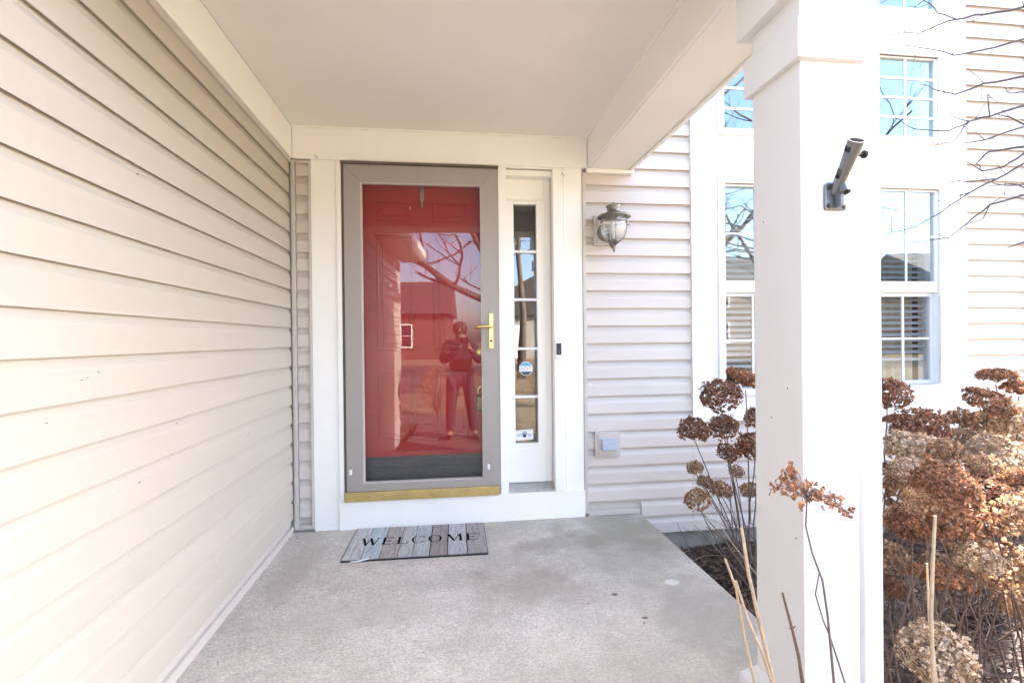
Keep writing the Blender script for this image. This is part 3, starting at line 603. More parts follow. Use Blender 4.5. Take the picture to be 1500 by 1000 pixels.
# ---------------------------------------------------------------- doormat
def glyphs():
    """serif capitals on a unit-high box: lists of convex outlines"""
    def bar(x0,z0,x1,z1,w): 
        return [(x0-w/2,z0),(x0+w/2,z0),(x1+w/2,z1),(x1-w/2,z1)]
    def ser(x,z,w): h=.045; return [(x-w/2,z-h/2),(x+w/2,z-h/2),(x+w/2,z+h/2),(x-w/2,z+h/2)]
    T,N=.20,.08
    G={}
    G['W']=(1.55,[bar(.15,1,.50,0,T),bar(.50,0,.80,1,N),bar(.75,1,1.10,0,T),bar(1.10,0,1.40,1,N),ser(.15,.98,.34),ser(.76,.98,.30),ser(1.40,.98,.28)])
    E_=[bar(.20,0,.20,1,T),[(.2,0),(.95,0),(.95,.06),(.2,.06)],[(.2,.94),(.90,.94),(.90,1),(.2,1)],[(.2,.47),(.72,.47),(.72,.53),(.2,.53)],[(.90,.0),(.95,.0),(1.0,.24),(.95,.24)],[(.88,.78),(.93,.78),(.90,1),(.85,1)],[(.70,.38),(.74,.38),(.74,.62),(.70,.62)],ser(.16,.02,.28),ser(.16,.98,.28)]
    G['E']=(1.05,E_)
    G['L']=(1.0,[bar(.20,0,.20,1,T),[(.2,0),(.90,0),(.90,.06),(.2,.06)],[(.87,.0),(.92,.0),(.98,.28),(.93,.28)],ser(.2,.98,.36),ser(.16,.02,.28)])
    def arc(a0,a1,cx=.62):
        out=[]; n=22
        for k in range(n):
            t0=math.radians(a0+(a1-a0)*k/n); t1=math.radians(a0+(a1-a0)*(k+1)/n)
            def q(t): 
                w=.05+.12*abs(math.cos(t))**1.5; return (cx+.55*math.cos(t),.5+.52*math.sin(t)),(cx+(.55-w)*math.cos(t),.5+(.52-w*.4)*math.sin(t))
            a,b=q(t0); c,d=q(t1); out.append([a,c,d,b])
        return out
    G['C']=(1.2,arc(40,320)+[[(1.02,.66),(1.08,.66),(1.08,.98),(1.02,.88)],[(1.03,.16),(1.08,.12),(1.10,.30),(1.05,.30)]])
    G['O']=(1.3,arc(0,360))
    G['M']=(1.55,[bar(.20,0,.28,1,N),bar(.28,1,.74,.05,T),bar(.76,.05,1.20,1,N),bar(1.22,1,1.32,0,T),ser(.2,.02,.28),ser(1.32,.02,.34),ser(.24,.98,.26),ser(1.26,.98,.26)])
    return G
dm = empty('doormat', (0.45,-0.245,0.012), 'doormat printed with grey planks and WELCOME before the door', 'doormat')
dm.rotation_euler = (0,0,math.radians(-1.0))
B(-.385,.385,-.232,.222,0.0,.009).build('mat_base', m_black, dm, bevel=.002)
B(-.380,.380,-.226,.219,.0092,.0104).build('mat_print', m_matprint, dm)
G = glyphs(); word = 'WELCOME'; tot = sum(G[c][0] for c in word)+.16*6; sc = .665/tot; x = -.325; hz = .100
for c in word:
    w_, polys = G[c]; lt = MB()
    for k, pg in enumerate(polys): lt.prism([(x+p[0]*sc, -.045+p[1]*hz) for p in pg], 'z', .0104, .01075+.00003*k)
    lt.build('letter', m_ink, dm); x += (w_+.16)*sc
tg = MB().tube([(-.335,-.236,.004),(-.29,-.243,.010),(-.24,-.224,.0125)],[.003,.004,.003],6); tg.build('loose_thread', m_white_pl, dm)

# ---------------------------------------------------------------- windows
ws = slab_with_holes(2.248,4.322,0.625,4.30,-0.002,0.029,holes[1:]).build('window_surround', m_white2); tag(ws, 'flat white panelling framing the tall group of windows', 'window casing')
B(2.243,2.2475,-0.006,0.029,.62,4.30).build('edge_moulding', m_white2, ws); B(4.3225,4.329,-.006,.029,.62,4.30).build('edge_moulding', m_white2, ws)
B(2.243,4.329,-.012,.029,.600,.6245).build('base_moulding', m_white2, ws, bevel=.003)
posn = ['left', 'middle', 'right']
def window(c, z0, z1, kind, label, group):
    w = empty('window', (c,0,z0), label, 'window', group)
    h = .2375; o = .2845
    f = [(c-o,c-h,z0-.045,z1+.045),(c+h,c+o,z0-.045,z1+.045),(c-h+.0003,c+h-.0003,z1,z1+.045),(c-h+.0003,c+h-.0003,z0-.045,z0)]
    for a in f: put(B(a[0],a[1],-.020,-.0025,a[2],a[3]),'window_frame',m_white2,w,bevel=.003)
    L = [(c-.2615,c-h,z0,z1),(c+h,c+.2615,z0,z1)]
    for a in L: put(B(a[0],a[1],.0,.16,a[2],a[3]),'window_jamb',m_muntin,w)
    def panes(y, za, zb, rows, cols, fr, m_fr, mw=.010, gl=None):
        x0, x1 = c-h+.001, c+h-.001
        sm_ = slab_with_holes(x0,x1,za,zb,y-.014,y+.014,[(x0+fr,x1-fr,za+fr,zb-fr)]); sa = put(sm_,'sash',m_fr,w)
        xi0,xi1,zi0,zi1 = x0+fr,x1-fr,za+fr,zb-fr
        for k in range(1,cols): xm = xi0+(xi1-xi0)*k/cols; put(B(xm-mw/2,xm+mw/2,y-.006,y+.005,zi0,zi1),'glazing_bar',m_muntin,sa)
        for k in range(1,rows): zm = zi0+(zi1-zi0)*k/rows; put(B(xi0,xi1,y-.0065,y+.0055,zm-mw/2,zm+mw/2),'glazing_bar',m_muntin,sa)
        for i in range(cols):
            for j in range(rows):
                a,b = xi0+(xi1-xi0)*i/cols+(mw/2 if i else 0), xi0+(xi1-xi0)*(i+1)/cols-(mw/2 if i<cols-1 else 0); p,q = zi0+(zi1-zi0)*j/rows+(mw/2 if j else 0), zi0+(zi1-zi0)*(j+1)/rows-(mw/2 if j<rows-1 else 0)
                mb = MB(); mb.quad((a,y,p),(b,y,p),(b,y,q),(a,y,q)); put(mb,'pane',gl or m_glass,sa)
    if kind == 'hung':
        put(B(c-h+.001,c+h-.001,.008,.050,1.466,1.530),'meeting_rail',m_white2,w,bevel=.003)
        panes(.022,1.5305,z1,2,2,.014,m_white2); panes(.052,z0,1.4655,2,2,.026,m_sash,.014,m_glass_low)
    else: panes(.022,z0,z1,4 if kind=='four' else 4,2,.010,m_white2,.016)
    return w
for i, c in enumerate(WX):
    window(c, .815, 2.195, 'hung', ['white double hung window left of the column with dry flowers below its sill','double hung window of the ground floor hidden behind the porch column','white double hung window right of the column with curtain behind its blind'][i], 'double hung windows of the front room')
    window(c, 2.560, 3.130, 'four', ['blue reflecting eight pane window left of the column above the double hung one','eight pane window above the double hung one behind the column','cyan eight pane window right of the column with twigs in front'][i], 'eight pane windows of the middle row')
    window(c, 3.460, 4.030, 'four', ['topmost eight pane window at the left of the window group','topmost eight pane window at the middle of the window group','topmost eight pane window cut by the upper frame edge right of the column'][i], 'eight pane windows of the top row')
    b = empty('window_blind', (c,.10,2.2), ['white slatted blind lowered behind the window left of the column','white slatted blind behind the column window','white slatted blind behind the window right of the column'][i], 'blind', 'blinds of the front room')
    put(B(c-.232,c+.232,.085,.125,2.160,2.195),'head_rail',m_blind,b)
    me = None; n = 0; z = 2.145; stop = [.98,.95,1.01][i]
    while z > stop:
        if me is None:
            s = MB(); s.quad((-.228,-.0165,-.011),(.228,-.0165,-.011),(.228,.0165,.011),(-.228,.0165,.011)); s.quad((-.228,-.0165,-.0125),(-.228,.0165,.0095),(.228,.0165,.0095),(.228,-.0165,-.0125)); me = s.mesh('slat',m_blind)
        o = link('slat', me, b, loc=Vector((c,.105,z))-b.location); z -= .040 if z > 1.5 else .042
    put(B(c-.228,c+.228,.093,.117,stop-.03,stop-.012),'bottom_rail',m_blind,b)
cu = MB()
for k in range(24):
    x0 = 3.78+.0135*k; x1 = x0+.0135; y0 = .20+.022*math.sin(k*1.1); y1 = .20+.022*math.sin((k+1)*1.1); cu.quad((x0,y0,.3),(x1,y1,.3),(x1,y1,2.3),(x0,y0,2.3))
tag(cu.build('curtain', m_curtain, smooth=True), 'cream curtain hanging behind the blind right of the column', 'curtain')
sofa = MB().box(2.1,4.6,1.2,1.9,-.02,.75).box(2.1,4.6,1.9,2.1,-.02,1.05); tag(sofa.build('sofa', m_curtain, bevel=.05), 'pale sofa in the dark room behind the windows', 'sofa')

# ---------------------------------------------------------------- dried hydrangeas
def floret(mb, c, nrm, size, rnd):
    nrm = Vector(nrm).normalized(); a = nrm.orthogonal().normalized(); b = nrm.cross(a); t0 = rnd.uniform(0, 6.28)
    for k in range(4):
        if rnd.random() < .08: continue
        t = t0+k*1.5708+rnd.uniform(-.25,.25); u = a*math.cos(t)+b*math.sin(t); v = nrm.cross(u); L = size*rnd.uniform(.75,1.2); lift = rnd.uniform(-.25,.75)
        c0 = Vector(c); tip = c0+u*L+nrm*L*lift; l = c0+u*L*.55+v*L*.52+nrm*L*(lift*.3+rnd.uniform(0,.25)); r = c0+u*L*.55-v*L*.52+nrm*L*(lift*.3+rnd.uniform(0,.25))
        i = len(mb.v); mb.v += [tuple(c0),tuple(r),tuple(tip),tuple(l)]; mb.f.append((i,i+1,i+2)); mb.f.append((i,i+2,i+3))
def head_mesh(kind, seed):
    rnd = random.Random(seed); mb = MB()
    n = {0:1000, 1:760, 2:420, 3:1050}[kind]; sz = {0:.100, 1:.105, 2:.15, 3:.098}[kind]
    flat_ = {0:.82, 1:.48, 2:.85, 3:.74}[kind]
    for k in range(n):
        z = rnd.uniform(-.75 if kind != 1 else -.15, 1); t = rnd.uniform(0, 6.2832); s = math.sqrt(1-z*z)
        d = Vector((s*math.cos(t), s*math.sin(t), z)); lump = 1+.16*noise.noise(d*1.9+Vector((seed*3.1,0,0)))+.10*noise.noise(d*4.5+Vector((0,seed,0)))
        rad = lump*(rnd.uniform(.86,1.02) if rnd.random() < .8 else rnd.uniform(.5,.85))
        if noise.noise(d*3.2+Vector((seed*1.7,3,0))) < -.16 and rnd.random() < .75: continue
        if rnd.random() < .07: rad *= rnd.uniform(1.03,1.16)
        p = Vector((d.x, d.y, d.z*flat_))*rad; nn = (d+Vector((rnd.gauss(0,.5),rnd.gauss(0,.5),rnd.gauss(0,.5))))
        floret(mb, p, nn, sz*rnd.uniform(.7,1.2), rnd)
    for k in range(26):
        z = rnd.uniform(-.3,.9); t = rnd.uniform(0,6.28); s = math.sqrt(1-z*z); mb.tube([(0,0,-.75*flat_),(s*.5*math.cos(t),s*.5*math.sin(t),z*.4*flat_),(s*.9*math.cos(t),s*.9*math.sin(t),z*.9*flat_)],[.014,.010,.007],3,False)
    return mb.mesh('flower_head', m_pet[kind])
HM = {(k, s): head_mesh(k, 10*k+s) for k in range(4) for s in range(3)}
def hydrangea(name, label, heads, root, spread, seed, extra=8, m=m_twig):
    rnd = random.Random(seed)
    e = empty(name, (root[0], root[1], bedz(root[0],root[1])-.01), label, 'shrub', 'dried hydrangeas beside the porch')
    base = Vector(e.location)
    for i, (x,y,z,r,k) in enumerate(heads):
        o = link('flower_head', HM[(k, rnd.randrange(3))], e, loc=Vector((x,y,z))-base)
        s = r*.93; o.scale = (s*rnd.uniform(.95,1.08), s*rnd.uniform(.95,1.08), s*rnd.uniform(.92,1.05)); o.rotation_euler = (rnd.uniform(-.45,.45), rnd.uniform(-.45,.45), rnd.uniform(0,6.28))
        b0 = base+Vector((rnd.gauss(0,spread), rnd.gauss(0,spread), 0)); top = Vector((x,y,z-r*.45)); H = top.z-b0.z
        p1 = b0+Vector((rnd.uniform(-.03,.03),rnd.uniform(-.03,.03),H*.35)); p1.x += (top.x-b0.x)*.22; p1.y += (top.y-b0.y)*.22
        p2 = b0.lerp(top,.72); p2.z = b0.z+H*.74; 
        mb = MB(); pts = []
        for q in range(9):
            t = q/8; pts.append((1-t)**3*b0+3*(1-t)**2*t*p1+3*(1-t)*t*t*p2+t**3*top+Vector((rnd.gauss(0,.003),rnd.gauss(0,.003),0)))
        mb.tube(pts, [.0046-.0022*q/8 for q in range(9)], 6)
        for q in (3,5): 
            if rnd.random()<.7: dd = Vector((rnd.gauss(0,1),rnd.gauss(0,1),.6)).normalized(); mb.tube([pts[q],pts[q]+dd*.03],[.003,.0012],4)
        put(mb, 'stem', m, e)
    for k in range(extra):
        b0 = base+Vector((rnd.gauss(0,spread*1.5), rnd.gauss(0,spread*1.5), 0)); d = Vector((rnd.gauss(0,.55), rnd.gauss(0,.55), 1)).normalized(); L = rnd.uniform(.25,.7)
        pts = [b0+d*L*t+Vector((rnd.gauss(0,.008),rnd.gauss(0,.008),-.03*t*t)) for t in (0,.25,.5,.75,1)]
        mb = MB().tube(pts,[.004,.0036,.003,.0024,.0015],5); 
        for q in (2,3): dd = (d+Vector((rnd.gauss(0,.7),rnd.gauss(0,.7),0))).normalized(); mb.tube([pts[q],pts[q]+dd*L*.3],[.0022,.001],4)
        put(mb, 'stem', m, e)
    return e
HL = [(2.084, -0.62, 0.849, 0.111, 0), (2.087, -0.85, 0.945, 0.101, 1), (1.93, -0.62, 0.666, 0.088, 0), (2.172, -0.5, 0.656, 0.085, 0), (2.195, -0.5, 0.508, 0.066, 0), (2.216, -0.75, 0.743, 0.071, 0), (2.135, -0.85, 0.615, 0.095, 0), (1.946, -0.6, 0.458, 0.044, 2), (2.085, -0.45, 0.332, 0.047, 2), (1.879, -0.75, 0.338, 0.066, 2), (2.123, -0.55, 0.316, 0.061, 2), (2.271, -0.6, 0.317, 0.056, 2), (2.309, -0.4, 0.372, 0.044, 2)]
HR = [(2.581, -1.15, 0.901, 0.098, 0), (2.761, -1.0, 0.758, 0.049, 1), (2.689, -1.2, 0.749, 0.112, 0), (2.525, -1.35, 0.681, 0.125, 3), (2.433, -1.3, 0.571, 0.079, 2), (3.456, -0.9, 0.942, 0.089, 1), (3.219, -1.05, 0.831, 0.109, 1), (3.535, -0.95, 0.881, 0.084, 1), (3.373, -0.9, 0.696, 0.092, 2), (3.319, -1.1, 0.753, 0.13, 3), (3.108, -1.05, 0.62, 0.112, 2), (2.99, -1.3, 0.604, 0.153, 3), (2.286, -1.45, 0.317, 0.068, 2), (3.347, -0.8, 0.724, 0.059, 2), (2.646, -1.2, 0.428, 0.102, 2), (3.751, -0.8, 0.599, 0.112, 3)]
HN = [(1.985, -1.95, 0.745, 0.109, 0), (2.13, -1.85, 0.591, 0.135, 0), (2.383, -1.75, 0.595, 0.129, 0), (2.134, -1.7, 0.547, 0.09, 0), (2.29, -1.9, 0.62, 0.1, 0), (2.51, -1.7, 0.363, 0.13, 2), (2.343, -1.6, 0.293, 0.126, 2), (2.169, -1.6, 0.521, 0.057, 2), (1.899, -2.0, 0.324, 0.087, 3), (2.63, -1.5, 0.264, 0.099, 2), (2.237, -1.5, 0.227, 0.056, 0), (2.527, -1.6, 0.673, 0.083, 2), (2.94, -1.4, 0.057, 0.095, 2), (2.539, -1.7, 0.675, 0.083, 0), (2.326, -1.5, 0.656, 0.077, 2), (2.425, -1.65, 0.619, 0.123, 0), (2.485, -1.5, 0.726, 0.077, 3)]
CUT = [[(1.16, -2.25, 0.728), (1.188, -2.24, 0.665), (1.217, -2.22, 0.555), (1.253, -2.2, 0.441), (1.262, -2.2, 0.354)], [(1.176, -2.26, 0.689), (1.206, -2.25, 0.608), (1.259, -2.22, 0.51), (1.292, -2.2, 0.437), (1.305, -2.2, 0.349)], [(1.226, -2.2, 0.767), (1.241, -2.2, 0.67), (1.261, -2.2, 0.583), (1.278, -2.2, 0.51), (1.296, -2.2, 0.436)], [(1.246, -2.3, 0.68), (1.265, -2.3, 0.611), (1.278, -2.3, 0.558), (1.286, -2.3, 0.505)], [(1.709, -1.2, 0.414), (1.823, -1.2, 0.284), (1.921, -1.2, 0.177)], [(1.627, -2.25, 0.787), (1.62, -2.25, 0.681), (1.616, -2.25, 0.582), (1.62, -2.25, 0.439)], [(1.639, -2.22, 0.674), (1.643, -2.22, 0.563), (1.654, -2.22, 0.474), (1.66, -2.22, 0.414)]]
BR = [[(3.214, -1.37, 2.608), (3.013, -1.37, 2.521), (2.818, -1.37, 2.473), (2.69, -1.37, 2.448), (2.602, -1.37, 2.414), (2.518, -1.37, 2.375), (2.334, -1.37, 2.36)], [(2.782, -1.29, 2.504), (2.7, -1.29, 2.527), (2.635, -1.29, 2.574), (2.555, -1.29, 2.602), (2.427, -1.29, 2.544)], [(3.442, -1.21, 2.564), (3.224, -1.21, 2.494), (3.011, -1.21, 2.431), (2.872, -1.21, 2.404), (2.702, -1.21, 2.424), (2.535, -1.21, 2.434)], [(3.329, -1.13, 2.375), (3.107, -1.13, 2.324), (2.962, -1.13, 2.272), (2.884, -1.13, 2.281), (2.785, -1.13, 2.307)], [(3.268, -1.33, 2.186), (3.063, -1.33, 2.132), (2.896, -1.33, 2.081), (2.798, -1.33, 2.053), (2.7, -1.33, 2.009), (2.541, -1.33, 2.008), (2.438, -1.33, 2.06)], [(2.892, -1.25, 2.092), (2.825, -1.25, 2.107), (2.774, -1.25, 2.14)], [(3.093, -1.17, 2.16), (3.076, -1.17, 2.253), (3.137, -1.17, 2.225)], [(2.751, -1.37, 2.034), (2.687, -1.37, 1.956), (2.577, -1.37, 1.924)], [(3.324, -1.29, 1.998), (3.114, -1.29, 1.901), (2.977, -1.29, 1.832), (2.843, -1.29, 1.77), (2.71, -1.29, 1.685), (2.579, -1.29, 1.619), (2.419, -1.29, 1.579)], [(3.077, -1.21, 1.861), (2.937, -1.21, 1.844), (2.799, -1.21, 1.84), (2.769, -1.21, 1.887)], [(3.031, -1.13, 1.821), (2.905, -1.13, 1.786)], [(3.266, -1.33, 1.863), (3.061, -1.33, 1.755), (2.894, -1.33, 1.708), (2.795, -1.33, 1.634), (2.697, -1.33, 1.567), (2.506, -1.33, 1.542)], [(2.992, -1.25, 1.732), (2.957, -1.25, 1.671), (2.872, -1.25, 1.64)], [(3.27, -1.17, 1.586), (3.179, -1.17, 1.56)], [(3.21, -1.37, 2.106), (3.01, -1.37, 2.026), (2.814, -1.37, 1.959), (2.687, -1.37, 1.937)], [(3.114, -1.29, 1.813), (2.994, -1.29, 1.803), (2.91, -1.29, 1.842)], [(3.221, -1.21, 2.01), (3.043, -1.21, 1.982), (2.973, -1.21, 1.924), (3.007, -1.21, 1.895)], [(3.326, -1.13, 2.012), (3.214, -1.13, 1.944), (3.104, -1.13, 1.925), (2.978, -1.13, 1.984)], [(3.064, -1.33, 2.19), (2.997, -1.33, 2.181), (2.964, -1.33, 2.205)], [(3.31, -1.25, 2.044), (3.099, -1.25, 2.119), (3.012, -1.25, 2.136)], [(3.419, -1.17, 1.795), (3.236, -1.17, 1.853), (3.091, -1.17, 1.842)]]

rnd = random.Random(5)
hydrangea('hydrangea', 'dried brown hydrangea between porch column and siding with round heads below window', [h for h in HL], (2.33,-.55), .05, 1, 14, m_stem_dark)
hydrangea('hydrangea', 'dried hydrangea against the right wall with heads below the right window', [h for h in HR if h[0] < 2.95], (2.75,-.95), .06, 2, 14, m_stem_dark)
hydrangea('hydrangea', 'pale tan dried hydrangea at the far right before the siding', [h for h in HR if h[0] >= 2.95], (3.3,-1.0), .07, 3, 10)
far = [h for h in HN if h[0] > 2.3]; near = [h for h in HN if h[0] <= 2.3 and h[2] > .4]; low = [h for h in HN if h[0] <= 2.3 and h[2] <= .4]
near = [(x,y,z,r*.78,[k,1,0,2][i%4]) for i,(x,y,z,r,k) in enumerate(near)]; far = [(x,y,z,r*.80,[k,2,1,3][i%4]) for i,(x,y,z,r,k) in enumerate(far)]
near += [(2.04,-1.83,.665,.055,2),(2.17,-1.88,.50,.06,3)]
for j in range(6):   # more heads deeper in the bush
    far.append((rnd.uniform(2.55,3.2), rnd.uniform(-1.7,-1.1), rnd.uniform(.15,.6), rnd.uniform(.07,.11), rnd.choice((2,2,0))))
hydrangea('hydrangea', 'dense rust brown hydrangea right of the column, the nearest big cluster', near, (2.12,-1.75), .05, 4, 10)
hydrangea('hydrangea', 'dense brown hydrangea filling the lower right behind the nearest cluster', far, (2.65,-1.5), .09, 5, 18)
hydrangea('hydrangea', 'low pale hydrangea head near the mulch at the foot of the column', low, (1.98,-1.9), .04, 6, 4)

e = empty('hydrangea', (1.40,-2.30,-.24), 'single dry hydrangea stem with flat sparse head in front of the column', 'shrub')
c0 = Vector((1.298,-2.3,.862)); mb = MB(); fl = MB(); rr = random.Random(4)
for k in range(36):
    t = 6.2832*k/12+rr.uniform(-.25,.25); R_ = rr.uniform(.022,.084); en = c0+Vector((R_*math.cos(t)*1.0, R_*.7*math.sin(t), .034-.6*R_*rr.uniform(.5,1.2)+rr.uniform(-.010,.010)-.022*math.cos(t)))
    mid = c0.lerp(en,.5)+Vector((0,0,.014)); mb.tube([c0-Vector((0,0,.010)),mid,en],[.0009,.0006,.0005],4,False)
    for j in range(rr.randrange(3,7)):
        q = en.lerp(mid, rr.uniform(0,.35))+Vector((rr.gauss(0,.006),rr.gauss(0,.006),rr.gauss(.001,.006))); floret(fl, q, (rr.gauss(0,.7),rr.gauss(-.4,.7),rr.gauss(.4,.7)), rr.uniform(.0045,.0075), rr)
put(fl,'flower_head',m_pet[1],e); put(mb,'flower_stalks',m_stem_dark,e)
S1 = [(1.298,-2.3,.858),(1.295,-2.3,.803),(1.308,-2.3,.751),(1.329,-2.3,.697),(1.339,-2.3,.631),(1.368,-2.28,.484),(1.395,-2.27,.25),(1.40,-2.28,0),(1.40,-2.3,-.25)]
S2 = [(1.322,-2.3,.712),(1.314,-2.3,.672),(1.330,-2.3,.62),(1.351,-2.29,.585),(1.392,-2.28,.481),(1.43,-2.27,.2),(1.43,-2.29,-.25)]
put(MB().tube(S1,[.0014,.0016,.0018,.002,.0022,.0025,.003,.0035,.004],6),'stem',m_stem_dark,e); put(MB().tube(S2,[.0012,.0014,.0015,.0016,.0018,.003,.003],6),'stem',m_stem_dark,e)
e = empty('cut_stems', (1.32,-2.2,-.24), 'pale cut hydrangea canes standing in front of the porch column', 'shrub')
for i, l in enumerate(CUT[:4]):
    tail = [(l[-1][0]+.03,l[-1][1],.2),(l[-1][0]+.04,l[-1][1],-.25)]; n = len(l)
    put(MB().tube(l+tail,[.0022+.0022*k/(n+1) for k in range(n+2)] if i != 2 else [.0034+.0018*k/(n+1) for k in range(n+2)],7),'stem',m_twig_pale if i < 3 else m_twig,e)
for l in (CUT[0],CUT[3]):
    p = Vector(l[1]); put(MB().tube([p-Vector((.006,0,-.001)),p,p+Vector((.007,0,.004))],[.001,.0022,.001],5),'node',m_stem_dark,e)
e = empty('cut_stems', (1.66,-2.22,-.24), 'two pale upright canes before the big brown clusters right of the column', 'shrub')
for l, r in ((CUT[5],.0036),(CUT[6],.0026)):
    put(MB().tube(l+[(l[-1][0],l[-1][1],.1),(l[-1][0],l[-1][1],-.25)],[r*.8]+[r]*(len(l)+1),7),'stem',m_twig_pale,e)
e = empty('cut_stems', (2.0,-1.15,-.24), 'thin pale twigs leaning over the porch edge', 'shrub')
put(MB().tube([(1.70,-1.1,.42),(1.80,-1.12,.30),(1.93,-1.14,.10),(2.02,-1.15,-.24)],[.0018,.0026,.003,.003],6),'stem',m_twig,e)
put(MB().tube([(1.93,-.8,.28),(2.03,-.85,.12),(2.15,-.9,-.05),(2.2,-.9,-.24)],[.0014,.002,.0024,.0026],6),'stem',m_twig_pale,e)
put(MB().tube([(1.96,-.35,.07),(2.00,-.37,-.03),(2.06,-.4,-.22)],[.0015,.002,.0024],6),'stem',m_stem_dark,e)

# ---------------------------------------------------------------- debris on the porch
rr = random.Random(21); mb = MB()
def leafbit(x, y, L, z=.0125):
    a = rr.uniform(0,6.28); W = L*rr.uniform(.25,.6); u = Vector((math.cos(a),math.sin(a),rr.uniform(-.05,.25)))*L; v = Vector((-math.sin(a),math.cos(a),rr.uniform(0,.4)))*W; c = Vector((x,y,z+.001))
    i = len(mb.v); mb.v += [tuple(c-u),tuple(c-v*.9),tuple(c+u),tuple(c+v)]; mb.f += [(i,i+1,i+2),(i,i+2,i+3)]
for k in range(150):
    if k < 60: x, y = -.29+abs(rr.gauss(0,.05)), rr.uniform(-1.5,-.02)
    elif k < 90: x, y = rr.uniform(-.2,1.85), -.015-abs(rr.gauss(0,.03))
    else: x, y = rr.uniform(-.25,1.8), rr.uniform(-1.6,-.05)
    leafbit(x, y, rr.uniform(.0015,.0055))
for x, y, L in ((1.40,-1.23,.012),(1.22,-1.05,.013),(-.27,-.05,.022),(-.255,-.09,.014),(.66,-.04,.010),(1.86,-.3,.012),(-.20,-.55,.008),(-.22,-.7,.008)): leafbit(x, y, L)
tag(mb.build('leaf_litter', m_stem_dark), 'tiny dark leaf and dirt flecks scattered over the concrete porch', kind='stuff')
SPOTS = [[-1.136, 1.805],[-0.864, 1.806],[-1.697, 1.087],[-1.743, 1.076],[-1.866, 0.981],[-1.525, 0.744],[-0.551, 0.113],[-1.019, 0.275],[-0.679, 0.728],[-1.514, 1.678],[-1.315, 0.887]]
sdm = MB()
for y, z in SPOTS:
    for k in range(rr.randrange(1,3)):
        yy, zz2, L = y+rr.gauss(0,.006), z+rr.gauss(0,.005), rr.uniform(.0008,.0021); sdm.box(-.3045,-.3010,yy-L,yy+L,zz2-L*.5,zz2+L*.5)
tag(sdm.build('siding_specks', m_stem_dark), 'tiny dark dirt specks stuck on the left siding', kind='stuff')
cw = MB(); 
for (x,z) in ((-.155,2.285),(-.16,2.278),(1.355,2.23),(1.36,2.22),(1.80,2.235)): cw.tube([(x,-.012,z),(x+.012,-.016,z-.008),(x+.020,-.013,z-.020)],.0012,4)
tag(cw.build('cobweb_dirt', m_stem_dark), 'small specks of cobweb dirt on the white boards above the door', kind='stuff')

# ---------------------------------------------------------------- trees
def grow(mb, p, d, L, r, depth, rnd, rmin=.004, up=.12):
    pts = [p]; n = 5; rads = [r]; r1 = r*(.62 if depth else .2)
    for k in range(n):
        d = (d+Vector((rnd.gauss(0,.16),rnd.gauss(0,.16),rnd.gauss(up*.5,.12)))).normalized(); pts.append(pts[-1]+d*L/n); rads.append(r+(r1-r)*(k+1)/n)
    mb.tube(pts, rads, 7 if r > .05 else 5 if r > .012 else 3, False)
    if depth <= 0: return
    nb = 3 if depth > 2 else 4
    for k in range(nb):
        i = rnd.randrange(2, n+1); a = Vector((rnd.gauss(0,1),rnd.gauss(0,1),rnd.gauss(.15,.6))).normalized(); nd = (d*.75+a*.75).normalized()
        grow(mb, pts[i], nd, L*rnd.uniform(.55,.8), max(rads[i]*rnd.uniform(.45,.7), rmin), depth-1, rnd, rmin)
def tree(label, base, trunk, r0, limbs, seed, depth=4, group='bare trees in the front yard'):
    rnd = random.Random(seed); e = empty('bare_tree', base, label, 'tree', group); pts = [Vector(p) for p in trunk]; n = len(pts)
    rads = [r0*(1.25 if k == 0 else 1)*(1-.6*k/(n-1)) for k in range(n)]
    put(MB().tube(pts, rads, 14), 'trunk', m_bark, e, smooth=True)
    for (pp, rr_) in limbs:
        mb = MB(); pts2 = [Vector(p) for p in pp]; mm = len(pts2); rd = [rr_*(1-.5*k/(mm-1)) for k in range(mm)]; mb.tube(pts2, rd, 9)
        for k in range(1, mm):
            for j in range(2):
                a = Vector((rnd.gauss(0,1),rnd.gauss(0,1),rnd.uniform(-.2,1))).normalized(); grow(mb, pts2[k], a, rnd.uniform(.9,1.5), rd[k]*.5, depth-2, rnd)
        put(mb, 'branch', m_bark, e)
    for k in range(7):
        i = rnd.randrange(n//2, n); a = Vector((rnd.gauss(0,1),rnd.gauss(0,1),rnd.uniform(.2,1))).normalized(); mb = MB(); grow(mb, pts[i], a, rnd.uniform(1.4,2.3), rads[i]*.6, depth-1, rnd); put(mb, 'branch', m_bark, e)
    return e
tree('bare front yard tree leaning left with one thick limb reaching over the path', (1.75,-9.5,-.3), [(1.75,-9.5,-.3),(1.62,-9.5,.6),(1.38,-9.5,1.9),(1.05,-9.45,3.1),(.72,-9.4,4.2),(.45,-9.3,5.6),(.4,-9.2,7)], .17,
     [([(1.40,-9.5,1.85),(.9,-9.35,2.15),(.2,-9.1,2.45),(-.5,-8.9,2.95),(-1.3,-8.7,3.3),(-2.2,-8.5,3.9)], .095), ([(1.0,-9.4,3.3),(1.5,-9.2,4.1),(2.2,-9.0,4.9)], .07)], 8)
tree('bare tree standing on the lawn right of the path', (6.4,-8.2,-.3), [(6.4,-8.2,-.3),(6.3,-8.2,1.2),(6.5,-8.1,2.6),(6.2,-8.0,4.2),(6.4,-8,6)], .16, [([(6.4,-8.2,2.0),(5.4,-7.8,3.0),(4.3,-7.3,3.8)],.06),([(6.4,-8.1,2.6),(7.4,-7.6,3.7),(8.2,-7.2,4.9)],.06)], 9)
tree('bare tree farther off near the street', (3.4,-15.5,-.3), [(3.4,-15.5,-.3),(3.5,-15.5,2),(3.3,-15.4,4.4),(3.5,-15.4,7)], .15, [], 12)
